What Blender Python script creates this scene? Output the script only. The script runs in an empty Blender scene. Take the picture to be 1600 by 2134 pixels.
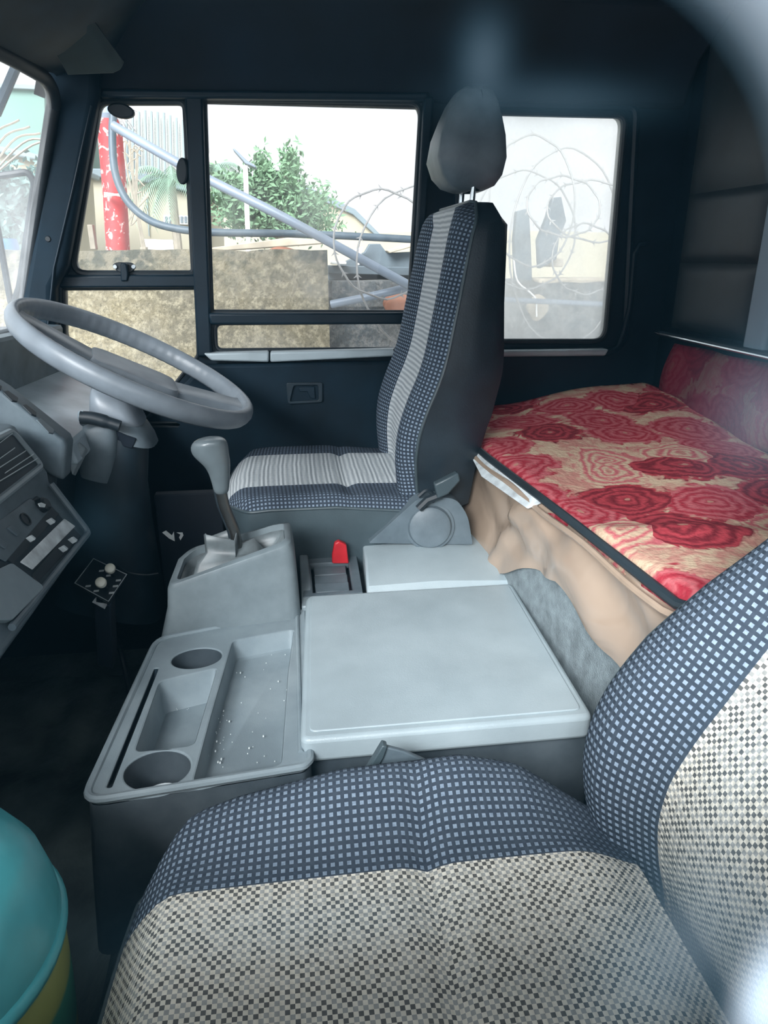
import bpy, bmesh, math, random
import numpy as np
from mathutils import Vector, Matrix
random.seed(7)
S = bpy.context.scene
COL = S.collection
# ---------------------------------------------------------------- camera, world, sun, exposure
F, CX, CY = 1450.0, 800.0, 1067.0
YAW, PIT = math.radians(7.4), math.radians(20.3)
CAM = Vector((0, 0, 1.23))
fw = Vector((math.sin(YAW)*math.cos(PIT), math.cos(YAW)*math.cos(PIT), -math.sin(PIT)))
rt = Vector((math.cos(YAW), -math.sin(YAW), 0))
up = rt.cross(fw)
cd = bpy.data.cameras.new('camera'); cam = bpy.data.objects.new('camera', cd); COL.objects.link(cam)
cd.sensor_fit = 'VERTICAL'; cd.sensor_height = 24.0; cd.lens = 24.0*F/2134
cd.clip_start = 0.02; cd.clip_end = 400
cam.matrix_world = Matrix(((rt.x, up.x, -fw.x, 0), (rt.y, up.y, -fw.y, 0), (rt.z, up.z, -fw.z, CAM.z), (0, 0, 0, 1)))
S.camera = cam
S.view_settings.view_transform = 'Standard'; S.view_settings.look = 'None'
S.view_settings.gamma = 1; S.view_settings.use_curve_mapping = False
S.view_settings.exposure = 0.12
W = bpy.data.worlds.new('overcast_sky'); S.world = W; W.use_nodes = True
wn, wl = W.node_tree.nodes, W.node_tree.links
bg = wn['Background']
tc = wn.new('ShaderNodeTexCoord'); sx = wn.new('ShaderNodeSeparateXYZ'); wl.new(tc.outputs['Generated'], sx.inputs[0])
# overcast cloud deck, boosted on the passenger side, towards the sun lamp, to fill the cab
mr = wn.new('ShaderNodeMapRange'); mr.inputs['From Min'].default_value = 0.0; mr.inputs['From Max'].default_value = -0.8
mr.inputs['To Min'].default_value = 1.3; mr.inputs['To Max'].default_value = 2.6
wl.new(sx.outputs['Y'], mr.inputs['Value'])
nz = wn.new('ShaderNodeTexNoise'); nz.inputs['Scale'].default_value = 3.0; nz.inputs['Detail'].default_value = 4
wl.new(tc.outputs['Generated'], nz.inputs['Vector'])
cr = wn.new('ShaderNodeValToRGB')
cr.color_ramp.elements[0].position = .3; cr.color_ramp.elements[0].color = (.80, .88, .95, 1)
cr.color_ramp.elements[1].position = .6; cr.color_ramp.elements[1].color = (.93, .97, 1.0, 1)
wl.new(nz.outputs['Fac'], cr.inputs[0]); wl.new(cr.outputs[0], bg.inputs[0]); wl.new(mr.outputs[0], bg.inputs[1])
sl = bpy.data.lights.new('hazy_sun', 'SUN'); sl.energy = 8.5; sl.angle = math.radians(32); sl.color = (.95, .98, 1)
so = bpy.data.objects.new('hazy_sun', sl); COL.objects.link(so)
so.rotation_euler = Vector((.42, .78, -.55)).to_track_quat('-Z', 'Y').to_euler(); so.location = (-3, -5, 5)

# ---------------------------------------------------------------- helpers
def ray(px, py): return fw + rt*((px-CX)/F) - up*((py-CY)/F)
def at(px, py, x=None, y=None, z=None):
    d = ray(px, py)
    if x is not None: t = x/d.x
    elif y is not None: t = y/d.y
    else: t = (z-CAM.z)/d.z
    return CAM + d*t
def onp(px, py, p0, n):
    d = ray(px, py); return CAM + d*((Vector(p0)-CAM).dot(n)/d.dot(n))
def ats(pts, **k): return [at(a, b, **k) for a, b in pts]

def tag(o, label=None, cat=None, group=None, kind=None):
    if label: o['label'] = label
    if cat: o['category'] = cat
    if group: o['group'] = group
    if kind: o['kind'] = kind
    return o
def thing(name, label, cat, loc=(0, 0, 0), group=None):
    o = bpy.data.objects.new(name, None); COL.objects.link(o); o.location = loc; o.empty_display_size = .05
    return tag(o, label, cat, group)
def link(name, me, mat, parent=None, smooth=35, bevel=0, seg=2, sub=0):
    if mat:
        for m in (mat if isinstance(mat, (list, tuple)) else [mat]): me.materials.append(m)
    o = bpy.data.objects.new(name, me); COL.objects.link(o)
    if parent:
        o.parent = parent
        p = parent; off = Vector(p.location)
        while p.parent: p = p.parent; off += Vector(p.location)
        if me.get('_c') is None:
            me.transform(Matrix.Translation(-off)); me['_c'] = 1
        o.location = (0, 0, 0)
    if smooth:
        me.shade_smooth(); me.set_sharp_from_angle(angle=math.radians(smooth))
    if bevel:
        b = o.modifiers.new('bevel', 'BEVEL'); b.width = bevel; b.segments = seg; b.limit_method = 'ANGLE'; b.angle_limit = math.radians(40)
        b.harden_normals = False
    if sub:
        s = o.modifiers.new('sub', 'SUBSURF'); s.levels = sub; s.render_levels = sub
    return o
def mesh(vs, fs, uv=None):
    me = bpy.data.meshes.new('m'); me.from_pydata([tuple(v) for v in vs], [], fs)
    bm = bmesh.new(); bm.from_mesh(me)
    if uv is not None:
        l = bm.loops.layers.uv.new('UVMap')
        for f in bm.faces:
            for lp in f.loops: lp[l].uv = uv[lp.vert.index]
    bmesh.ops.recalc_face_normals(bm, faces=bm.faces); bm.to_mesh(me); bm.free(); return me
def boxm(c, s, rot=None):
    vs = []; R = rot.to_matrix() if rot is not None else Matrix.Identity(3)
    for x in (-.5, .5):
        for y in (-.5, .5):
            for z in (-.5, .5): vs.append(Vector(c)+R @ Vector((x*s[0], y*s[1], z*s[2])))
    return vs, [(0, 1, 3, 2), (4, 6, 7, 5), (0, 4, 5, 1), (2, 3, 7, 6), (0, 2, 6, 4), (1, 5, 7, 3)]
def box(name, c, s, m, parent=None, bevel=.003, rot=None, **k):
    return link(name, mesh(*boxm(c, s, rot)), m, parent, bevel=bevel, **k)
def boxes(name, lst, m, parent=None, bevel=.002):
    V, Fc = [], []
    for a in lst:
        v, f = boxm(*a); n = len(V); V += v; Fc += [tuple(i+n for i in q) for q in f]
    return link(name, mesh(V, Fc), m, parent, bevel=bevel)
def slab(name, pts, vec, m, parent=None, bevel=.003, **k):
    n = len(pts); vec = Vector(vec); pts = [Vector(p) for p in pts]
    V = pts+[p+vec for p in pts]
    Fc = [tuple(range(n)), tuple(range(2*n-1, n-1, -1))]+[(i, (i+1) % n, (i+1) % n+n, i+n) for i in range(n)]
    return link(name, mesh(V, Fc), m, parent, bevel=bevel, **k)
def loftm(loops, cap0=True, cap1=True, closed=True):
    n = len(loops[0]); V = [Vector(p) for L in loops for p in L]; Fc = []
    for a in range(len(loops)-1):
        for i in range(n if closed else n-1):
            j = (i+1) % n; Fc.append((a*n+i, a*n+j, (a+1)*n+j, (a+1)*n+i))
    if cap0 and closed: Fc.append(tuple(range(n)))
    if cap1 and closed: Fc.append(tuple((len(loops)-1)*n+i for i in reversed(range(n))))
    return V, Fc
def loft(name, loops, m, parent=None, cap0=True, cap1=True, closed=True, **k):
    return link(name, mesh(*loftm(loops, cap0, cap1, closed)), m, parent, **k)
def tubem(pts, r, n=10, closed=False, flat=None):
    pts = [Vector(p) for p in pts]; N = len(pts); loops = []
    ref = None
    for i, p in enumerate(pts):
        a = pts[(i-1) % N] if (closed or i) else pts[0]; b = pts[(i+1) % N] if (closed or i < N-1) else pts[-1]
        t = (b-a).normalized()
        if ref is None: ref = t.orthogonal().normalized()
        ref = (ref-t*ref.dot(t)).normalized(); bi = t.cross(ref)
        rr = r[i] if isinstance(r, (list, tuple)) else r
        loops.append([p+(ref*math.cos(2*math.pi*k/n)+bi*math.sin(2*math.pi*k/n))*rr for k in range(n)])
    if closed:
        V = [v for L in loops for v in L]; Fc = []
        for a in range(N):
            c = (a+1) % N
            for i in range(n): j = (i+1) % n; Fc.append((a*n+i, a*n+j, c*n+j, c*n+i))
        return V, Fc
    return loftm(loops)
def tube(name, pts, r, m, parent=None, n=10, closed=False, **k):
    return link(name, mesh(*tubem(pts, r, n, closed)), m, parent, **k)
def cr_spline(pts, k=8, closed=False):
    P = [Vector(p) for p in pts]; out = []; N = len(P)
    rng = range(N) if closed else range(N-1)
    for i in rng:
        p0 = P[(i-1) % N] if (closed or i > 0) else P[0]*2-P[1]
        p1 = P[i]; p2 = P[(i+1) % N]
        p3 = P[(i+2) % N] if (closed or i+2 < N) else P[-1]*2-P[-2]
        for j in range(k):
            t = j/k
            out.append(.5*((2*p1)+(p2-p0)*t+(2*p0-5*p1+4*p2-p3)*t*t+(3*p1-p0-3*p2+p3)*t**3))
    if not closed: out.append(P[-1])
    return out
def lathe(name, prof, c, m, parent=None, axis=(0, 0, 1), n=40, **k):
    q = Vector((0, 0, 1)).rotation_difference(Vector(axis)); loops = []
    for r, h in prof:
        loops.append([Vector(c)+q @ Vector((r*math.cos(2*math.pi*i/n), r*math.sin(2*math.pi*i/n), h)) for i in range(n)])
    return loft(name, loops, m, parent, **k)
def rrect(pts, r, k=5):
    """round the corners of a 2D/3D polygon"""
    P = [Vector(p) for p in pts]; out = []; N = len(P)
    rs = r if isinstance(r, (list, tuple)) else [r]*N
    for i in range(N):
        a, b, c = P[i-1], P[i], P[(i+1) % N]; u, v = (a-b), (c-b)
        rr = min(rs[i], u.length*.45, v.length*.45)
        if rr <= 1e-6: out.append(b); continue
        s, e = b+u.normalized()*rr, b+v.normalized()*rr
        for j in range(k+1):
            t = j/k; out.append(s*(1-t)**2+b*2*t*(1-t)+e*t*t)
    return out
def plate(name, outer, holes, org, ex, ey, thick, m, parent=None, bevel=.003):
    """flat sheet with holes: loops of 2D points in the plane (org, ex, ey), thickened along ex x ey by thick"""
    cu = bpy.data.curves.new('c', 'CURVE'); cu.dimensions = '2D'; cu.fill_mode = 'BOTH'
    cu.extrude = abs(thick)/2-bevel; cu.bevel_depth = bevel; cu.bevel_resolution = 1
    cu.offset = -bevel
    for L in [outer]+holes:
        sp = cu.splines.new('POLY'); sp.points.add(len(L)-1); sp.use_cyclic_u = True
        for i, p in enumerate(L): sp.points[i].co = (p[0], p[1], 0, 1)
    to = bpy.data.objects.new('t', cu); COL.objects.link(to)
    dg = bpy.context.evaluated_depsgraph_get(); me = bpy.data.meshes.new_from_object(to.evaluated_get(dg))
    bpy.data.objects.remove(to); bpy.data.curves.remove(cu); me.materials.clear()
    ex, ey = Vector(ex), Vector(ey); ez = ex.cross(ey); o = Vector(org)+ez*(thick/2)
    M = Matrix(((ex.x, ey.x, ez.x, o.x), (ex.y, ey.y, ez.y, o.y), (ex.z, ey.z, ez.z, o.z), (0, 0, 0, 1)))
    me.transform(M)
    return link(name, me, m, parent)
def circ(cx, cy, rx, ry=None, n=40, rot=0):
    ry = ry or rx; c, s = math.cos(rot), math.sin(rot)
    return [(cx+rx*math.cos(t)*c-ry*math.sin(t)*s, cy+rx*math.cos(t)*s+ry*math.sin(t)*c) for t in [2*math.pi*i/n for i in range(n)]]
def lerp(a, b, t): return a+(b-a)*t
def interp(x, xs, ys): return float(np.interp(x, xs, ys))
def sm(x, a, b):
    t = max(0, min(1, (x-a)/(b-a))); return t*t*(3-2*t)

# ---------------------------------------------------------------- materials
class N:
    def __init__(s, name):
        s.m = bpy.data.materials.new(name); s.m.use_nodes = True; s.t = s.m.node_tree; s.n = s.t.nodes; s.l = s.t.links
        s.b = s.n['Principled BSDF']; s.out = s.n['Material Output']
    def add(s, typ, **k):
        o = s.n.new('ShaderNode'+typ)
        for a, v in k.items():
            setattr(o, a, v)
        return o
    def put(s, sock, v):
        if hasattr(v, 'is_linked') or hasattr(v, 'links'): s.l.new(v, sock)
        else: sock.default_value = v
    def math(s, op, a, b=None, c=None):
        o = s.add('Math', operation=op); s.put(o.inputs[0], a)
        if b is not None: s.put(o.inputs[1], b)
        if c is not None: s.put(o.inputs[2], c)
        return o.outputs[0]
    def mix(s, f, a, b):
        o = s.add('Mix', data_type='RGBA'); s.put(o.inputs[0], f); s.put(o.inputs[6], a if not isinstance(a, tuple) else (*a, 1)); s.put(o.inputs[7], b if not isinstance(b, tuple) else (*b, 1))
        return o.outputs[2]
    def noise(s, scale, detail=4, vec=None, rough=.5, dist=0):
        o = s.add('TexNoise'); o.inputs['Scale'].default_value = scale; o.inputs['Detail'].default_value = detail; o.inputs['Roughness'].default_value = rough
        o.inputs['Distortion'].default_value = dist
        s.l.new(vec if vec else s.obj(), o.inputs['Vector']); return o.outputs['Fac']
    def obj(s):
        if not hasattr(s, '_o'): s._o = s.add('TexCoord')
        return s._o.outputs['Object']
    def uvxy(s):
        o = s.add('UVMap'); x = s.add('SeparateXYZ'); s.l.new(o.outputs[0], x.inputs[0]); return x.outputs[0], x.outputs[1], o.outputs[0]
    def ramp(s, f, a, b):
        o = s.add('MapRange'); s.put(o.inputs[0], f); o.inputs[1].default_value = a; o.inputs[2].default_value = b; return o.outputs[0]
    def bump(s, h, st=.3, d=.002):
        o = s.add('Bump'); o.inputs['Strength'].default_value = st; o.inputs['Distance'].default_value = d; s.l.new(h, o.inputs['Height'])
        s.l.new(o.outputs[0], s.b.inputs['Normal'])
    def fin(s, col=None, rough=.5, metal=0, spec=.5):
        if col is not None: s.put(s.b.inputs['Base Color'], col if not isinstance(col, tuple) else (*col, 1))
        s.put(s.b.inputs['Roughness'], rough); s.b.inputs['Metallic'].default_value = metal; s.b.inputs['Specular IOR Level'].default_value = spec
        return s.m
def plain(name, col, rough=.5, metal=0, sc=30, amt=.15, bump=.15, bsc=900, bd=.0006, spec=.5, dust=0, dustc=(.45, .47, .46)):
    n = N(name); f = n.noise(sc, 5)
    c = n.mix(n.ramp(f, .3, .7), tuple(v*(1-amt) for v in col), tuple(min(1, v*(1+amt)) for v in col))
    if dust:
        f2 = n.noise(sc*.25, 6, rough=.65); c = n.mix(n.math('MULTIPLY', n.ramp(f2, .42, .75), dust), c, dustc)
    if bump: n.bump(n.noise(bsc, 2), bump, bd)
    return n.fin(c, rough, metal, spec)
M = {}
M['black'] = plain('dark_blue_black_trim', (.004, .016, .028), .7, sc=6, amt=.4, spec=.25)
M['roof'] = plain('navy_headliner', (.002, .008, .017), .9, sc=4, amt=.5)
M['frame'] = plain('black_painted_steel', (.006, .018, .030), .45, sc=8, amt=.25, bump=.05, spec=.3)
M['rubber'] = plain('black_rubber', (.012, .02, .027), .5, bump=.1)
M['ledge'] = plain('pale_sill_plastic', (.42, .50, .54), .4, sc=10, amt=.12)
M['dash'] = plain('grey_dash_plastic', (.095, .13, .155), .45, sc=14, amt=.2, bump=.4, bsc=700, dust=.15)
M['dashdark'] = plain('dark_dash_plastic', (.006, .019, .030), .55, sc=14, amt=.3)
M['tray'] = plain('dusty_dash_tray', (.34, .42, .47), .4, sc=9, amt=.3, dust=.4)
M['console'] = plain('grey_console_plastic', (.22, .275, .305), .42, sc=12, amt=.12, bump=.5, bsc=600, dust=.3)
M['consdark'] = plain('console_side_plastic', (.045, .063, .078), .6, sc=12, amt=.2, bump=.5, bsc=600, dust=.12)
M['housing'] = plain('gear_box_plastic', (.15, .19, .21), .5, sc=12, amt=.15, bump=.4, bsc=600, dust=.2)
M['bunkcarpet'] = plain('pale_grey_carpet', (.24, .29, .31), .9, sc=40, amt=.25, bump=1, bsc=450, bd=.003)
M['lid'] = plain('worn_console_lid', (.35, .425, .46), .36, sc=9, amt=.1, bump=.5, bsc=600, dust=.2)
M['wheel'] = plain('grey_wheel_plastic', (.20, .235, .27), .36, sc=20, amt=.12, bump=.1)
M['leather'] = plain('black_seat_vinyl', (.016, .027, .037), .42, sc=10, amt=.3, bump=.3, bsc=300, bd=.001)
M['skirt'] = plain('grey_seat_vinyl', (.055, .08, .093), .42, sc=10, amt=.2, bump=.25, bsc=300, bd=.001)
M['boot'] = plain('grey_vinyl_boot', (.13, .155, .165), .42, sc=22, amt=.35, bump=.2, bsc=200)
M['chrome'] = plain('chrome_steel', (.55, .6, .63), .22, 1.0, bump=0)
M['rod'] = plain('worn_steel_rod', (.16, .17, .17), .3, .9, bump=0)
M['white'] = plain('cream_plastic_knob', (.95, .95, .78), .4, bump=0)
M['red'] = plain('red_buckle_plastic', (.55, .02, .03), .4, bump=0)
M['knob'] = plain('grey_gear_knob', (.13, .16, .175), .25, sc=20, amt=.1, bump=0)
M['slider'] = plain('pale_slider_tip', (.6, .66, .68), .4, bump=0)
M['silver'] = plain('scuffed_silver_panel', (.66, .72, .75), .4, sc=30, amt=.35)
M['light_panel'] = plain('pale_blue_grey_panel', (.22, .31, .38), .6, sc=5, amt=.15)
M['floor'] = plain('dark_rubber_mat', (.10, .13, .13), .5, sc=5, amt=.8, bump=.6, bsc=40, bd=.006, dust=.5, dustc=(.16, .17, .15))
M['carpet'] = plain('grey_ribbed_carpet', (.10, .13, .14), .9, sc=30, amt=.25, bump=1, bsc=450, bd=.003)
M['quilt'] = plain('charcoal_quilted_vinyl', (.018, .028, .036), .5, sc=5, amt=.35, bump=.2, bsc=250)
M['visor'] = plain('olive_sun_visor_vinyl', (.012, .028, .032), .6, sc=10, amt=.3)
M['print'] = plain('faded_white_print', (.75, .8, .8), .6, bump=0)

def tan_vinyl():
    n = N('creased_tan_vinyl'); f = n.noise(3, 3, dist=1.0)
    c = n.mix(n.ramp(f, .3, .7), (.36, .27, .20), (.46, .35, .27)); n.bump(n.noise(6, 2, dist=1.2), .6, .014)
    return n.fin(c, .2, spec=.9)
M['tan'] = tan_vinyl()

def floral(name, dark=False, vert=False):
    n = N(name); v = n.obj()
    if vert:
        mp = n.add('Mapping'); mp.inputs['Rotation'].default_value = (0, math.pi/2, 0); n.l.new(v, mp.inputs[0]); v = mp.outputs[0]
    wob = n.add('TexNoise'); wob.inputs['Scale'].default_value = 7; wob.inputs['Detail'].default_value = 4; n.l.new(v, wob.inputs['Vector'])
    sc = n.add('VectorMath', operation='MULTIPLY_ADD'); n.l.new(wob.outputs['Color'], sc.inputs[0]); sc.inputs[1].default_value = (.12, .12, 0); n.l.new(v, sc.inputs[2])
    fl = n.add('VectorMath', operation='MULTIPLY'); n.l.new(sc.outputs[0], fl.inputs[0]); fl.inputs[1].default_value = (1, 1, 0)
    vo = n.add('TexVoronoi', voronoi_dimensions='2D'); vo.inputs['Scale'].default_value = 6.2; vo.inputs['Randomness'].default_value = .75; n.l.new(fl.outputs[0], vo.inputs['Vector'])
    d = vo.outputs['Distance']; rs = n.add('SeparateColor'); n.l.new(vo.outputs['Color'], rs.inputs[0])
    pet = n.noise(16, 3, vec=v, dist=2.2)
    ph = n.math('ADD', n.math('MULTIPLY', d, 42), n.math('MULTIPLY', pet, 9))
    ring = n.math('MULTIPLY_ADD', n.math('SINE', ph), .5, .5)
    red, pink, cream, deep = (.42, .022, .045), (.62, .15, .17), (.72, .56, .39), (.18, .008, .02)
    inner = n.mix(ring, red, pink)
    inner = n.mix(n.math('GREATER_THAN', rs.outputs[1], .55), inner, n.mix(ring, deep, (.50, .05, .07)))
    inner = n.mix(n.math('GREATER_THAN', rs.outputs[0], .72), inner, n.mix(ring, pink, cream))
    rim = n.math('ADD', d, n.math('MULTIPLY', n.math('SUBTRACT', pet, .5), .55))
    outer = n.mix(n.ramp(n.noise(22, 3, vec=v, dist=1), .4, .58), cream, (.62, .30, .24))
    c = n.mix(n.ramp(rim, .55, .61), inner, outer)
    c = n.mix(n.ramp(d, .05, .03), c, n.mix(.5, cream, red))
    c = n.mix(n.math('MULTIPLY', n.noise(250, 2, vec=v), .35), c, (.25, .08, .08))
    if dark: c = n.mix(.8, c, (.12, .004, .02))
    n.bump(n.noise(120, 3), .6, .004); return n.fin(c, .95, spec=.1)
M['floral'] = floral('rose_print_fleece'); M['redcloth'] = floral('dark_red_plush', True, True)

def fabric(name, half, kind):
    """kind 'near': dotted border + checker weave; 'far': dotted border + ribbed centre. UV in metres, u along the seat, v across (0 centre)"""
    n = N(name); u, v, uv = n.uvxy()
    p = .0098 if kind == 'near' else .0092
    fu = n.math('FRACT', n.math('MULTIPLY', u, 1/p)); fv = n.math('FRACT', n.math('MULTIPLY', v, 1/p))
    inb = lambda f, w: n.math('MULTIPLY', n.math('GREATER_THAN', f, .5-w), n.math('LESS_THAN', f, .5+w))
    sq = n.math('MULTIPLY', inb(fu, .25), inb(fv, .25))
    dark = n.mix(n.noise(60, 3), (.030, .042, .062), (.055, .072, .095))
    cellc = n.mix(n.noise(300, 1), (.14, .19, .26), (.33, .41, .50))
    border = n.mix(sq, dark, cellc)
    if kind == 'near':
        q = .0050
        ck = n.add('TexChecker'); ck.inputs['Scale'].default_value = 1/q; n.l.new(uv, ck.inputs['Vector'])
        wn_ = n.add('TexWhiteNoise', noise_dimensions='2D')
        sn = n.add('VectorMath', operation='SNAP'); n.l.new(uv, sn.inputs[0]); sn.inputs[1].default_value = (q, q, 1); n.l.new(sn.outputs[0], wn_.inputs['Vector'])
        dk = n.mix(n.math('GREATER_THAN', wn_.outputs['Value'], .5), (.12, .12, .115), (.34, .345, .33))
        lt = n.mix(n.noise(3, 3), (.76, .74, .66), (.68, .62, .51))
        centre = n.mix(ck.outputs['Fac'], dk, lt)
    else:
        w = n.math('ADD', n.math('MULTIPLY', u, 2*math.pi/.012), n.math('MULTIPLY', n.noise(14, 2), 3.0))
        centre = n.mix(n.math('MULTIPLY_ADD', n.math('SINE', w), .5, .5), (.34, .38, .41), (.66, .70, .72))
    msk = n.math('LESS_THAN', n.math('ABSOLUTE', v), half)
    h = n.math('ADD', n.math('SINE', n.math('MULTIPLY', u, 2*math.pi/p)), n.math('SINE', n.math('MULTIPLY', v, 2*math.pi/p)))
    n.bump(n.math('ADD', h, n.noise(500, 2)), .35, .0012)
    c = n.mix(msk, border, centre)
    return n.fin(c, .9, spec=.15)

def glass(name, dust, sc=6, lo=.4, hi=.7, extra=0., col=(.9, .93, .95), back=.85):
    """clear pane under a film of dust: dust scatters daylight both ways"""
    n = N(name); n.n.remove(n.b)
    tr = n.add('BsdfTransparent'); di = n.add('BsdfDiffuse'); tl = n.add('BsdfTranslucent'); a = n.add('MixShader'); b = n.add('MixShader')
    di.inputs[0].default_value = (*col, 1); tl.inputs[0].default_value = (*col, 1)
    a.inputs[0].default_value = back; n.l.new(di.outputs[0], a.inputs[1]); n.l.new(tl.outputs[0], a.inputs[2])
    f = n.math('MULTIPLY_ADD', n.ramp(n.noise(sc, 6, rough=.6), lo, hi), dust, extra)
    n.l.new(f, b.inputs[0]); n.l.new(tr.outputs[0], b.inputs[1]); n.l.new(a.outputs[0], b.inputs[2])
    gl = n.add('BsdfGlossy'); gl.inputs['Roughness'].default_value = .03; g = n.add('MixShader'); g.inputs[0].default_value = .007
    n.l.new(b.outputs[0], g.inputs[1]); n.l.new(gl.outputs[0], g.inputs[2]); n.l.new(g.outputs[0], n.out.inputs[0]); n.f = f; n.bmix = b; n.g = g
    return n
M['glass'] = glass('thin_dusty_glass', .12, extra=.02, back=1.0).m
M['glassdirty'] = glass('heavily_dusted_glass', .14, sc=9, extra=.33, back=1.0, col=(.98, 1, 1)).m
M['screen'] = glass('windscreen_glass', .12, extra=.10).m
# ---------------------------------------------------------------- cab shell
YW = 2.10      # inner face of the driver's side wall
def xz(px, py, y=YW): p = at(px, py, y=y); return (p.x, p.z)
def st(o): return tag(o, kind='structure')
EX, EZ = (1, 0, 0), (0, 0, 1)          # EX x EZ = -Y, so a positive thickness comes towards the cab interior
quarter = rrect([(*xz(206, 212), 0), (*xz(386, 212), 0), (*xz(404, 570), 0), (*xz(148, 570), 0)], [.02, .02, .015, .045])
quarter_low = rrect([(*xz(131, 601), 0), (*xz(411, 600), 0), (*xz(413, 742), 0), (*xz(385, 775), 0), (*xz(330, 845), 0), (*xz(150, 750), 0), (*xz(133, 700), 0)], [.01, .01, .01, .01, .01, .01, .01])
mainw = rrect([(*xz(426, 205), 0), (*xz(878, 213), 0), (*xz(852, 651), 0), (*xz(441, 650), 0)], [.004, .035, .01, .004])
mainlow = rrect([(*xz(448, 674), 0), (*xz(843, 671), 0), (*xz(846, 727), 0), (*xz(450, 730), 0)], [.02, .02, .004, .02])
rearw = rrect([(*xz(960, 232), 0), (*xz(1304, 240), 0), (*xz(1262, 712), 0), (*xz(940, 712), 0)], [.03, .03, .045, .03], 8)
xy = lambda L: [(p.x, p.y) for p in L]
w = plate('wall_driver', [(-.98, -.1), (1.2, -.1), (1.2, 1.9), (-.42, 1.9), (-.55, 1.66), (-.76, 1.0), (-.98, 1.0)],
          [xy(quarter), xy(quarter_low), xy(mainw), xy(mainlow), xy(rearw)], (0, YW+.05, 0), EX, EZ, .05, M['frame'], bevel=.004)
st(w); w['label'] = "driver's side cab wall with the window openings"
def rub(name, loop, r, m, y, parent=None, **k):
    return tube(name, [Vector((p.x, y, p.y)) for p in loop], r, m, parent, n=8, closed=True, **k)
# window panes, each in its rubber seal
def window(nm, loop, m, r=.006, y=YW+.025):
    o = slab(nm, [Vector((p.x, y, p.y)) for p in loop], (0, .004, 0), m, bevel=0); st(o)
    rub('window_frame', loop, r, M['rubber'], YW+.002, o); return o
w1 = window('window_1', quarter, M['glass'], .009)
w2 = window('window_2', quarter_low, M['glass'])
w3 = window('window_3', mainw, M['glass'], .007)
w4 = window('window_4', mainlow, M['glass'])
w5 = window('window_5', rearw, M['glassdirty'], .009)
w5['label'] = 'dust-fogged fixed side window behind the driver seat'
# heavier door frame members standing proud of the wall
def bar(name, pts, t=.02, m='frame', y=YW, parent=None, bevel=.006):
    return slab(name, [Vector((*[at(a, b, y=y).x], y-t, at(a, b, y=y).z)) for a, b in pts], (0, t+.01, 0), M[m], parent, bevel=bevel)
d = st(bar('door_1', [(386, 196), (424, 196), (443, 742), (412, 742)], .022)); d['label'] = "driver's door"
bar('window_bar', [(128, 573), (410, 571), (413, 599), (126, 600)], .02, parent=d)
bar('window_bar', [(436, 651), (862, 650), (860, 705), (851, 705), (842, 674), (440, 675)], .028, parent=d)
bar('door_frame', [(216, 190), (892, 197), (884, 214), (214, 208)], .03, parent=d)
bar('door_frame', [(880, 205), (900, 205), (868, 722), (850, 722)], .03, parent=d)
bar('door_frame', [(178, 208), (206, 208), (146, 560), (131, 600), (128, 742), (108, 742), (112, 600)], .02, parent=d)
# lower door panel with bright top ledge
slab('door_panel', [at(425, 757, y=YW), at(865, 748, y=YW), at(860, 1180, y=YW), at(300, 1180, y=YW), at(300, 870, y=YW), at(372, 812, y=YW)], (0, -.035, 0), M['black'], d, bevel=.01)
slab('sill', [at(424, 737, y=2.06), at(560, 733, y=2.06), at(560, 755, y=2.06), at(440, 752, y=2.06)], (0, .06, 0), M['ledge'], d, bevel=.005)
slab('sill', [at(563, 734, y=2.06), at(842, 727, y=2.06), at(842, 742, y=2.06), at(563, 755, y=2.06)], (0, .06, 0), M['ledge'], d, bevel=.005)
slab('sill', [at(1034, 731, y=2.06), at(1270, 728, y=2.06), at(1262, 742, y=2.06), at(1034, 744, y=2.06)], (0, .06, 0), M['ledge'], d, bevel=.006)
k = lathe('lock_button', [(.004, 0), (.004, .012), (.009, .014), (.010, .02), (.006, .024)], at(826, 742, y=2.055), M['rubber'], d, n=16)
hr = plate('door_handle', xy(rrect([(*xz(596, 797, 2.065), 0), (*xz(672, 796, 2.065), 0), (*xz(672, 838, 2.065), 0), (*xz(600, 842, 2.065), 0)], .008)),
      [xy(rrect([(*xz(612, 803, 2.065), 0), (*xz(662, 802, 2.065), 0), (*xz(664, 833, 2.065), 0), (*xz(604, 836, 2.065), 0)], .006))], (0, 2.07, 0), EX, EZ, .012, M['dashdark'], d, bevel=.002)
slab('latch_lever', [at(622, 808, y=2.06), at(655, 806, y=2.06), at(657, 831, y=2.06), at(646, 829, y=2.06), at(640, 816, y=2.06), at(624, 816, y=2.06)], (0, .006, 0), M['frame'], hr, bevel=.0015)
# quarter-window fittings
slab('hinge_cap', [at(251+28*math.cos(t)+3*math.sin(t), 230+16*math.sin(t)+3*math.cos(t), y=YW-.02) for t in np.linspace(0, 2*math.pi, 32, endpoint=False)], (0, .02, 0), M['rubber'], w1, bevel=.004)
slab('catch_knob', [at(378+12*math.cos(t), 356+28*math.sin(t), y=YW-.02) for t in np.linspace(0, 2*math.pi, 32, endpoint=False)], (.006, .012, 0), M['rubber'], w1, bevel=.003)
lt = slab('window_latch', rrect([at(234, 552, y=2.1), at(245, 546, y=2.1), at(276, 547, y=2.1), at(286, 556, y=2.1), at(274, 569, y=2.1), at(246, 567, y=2.1)], .01), (0, -.008, 0), M['rubber'], w1, bevel=.002)
slab('latch_arm', [at(253, 548, y=2.09), at(266, 548, y=2.09), at(270, 572, y=2.09), at(268, 586, y=2.09), at(254, 586, y=2.09)], (0, -.016, 0), M['frame'], lt, bevel=.004)
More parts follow.
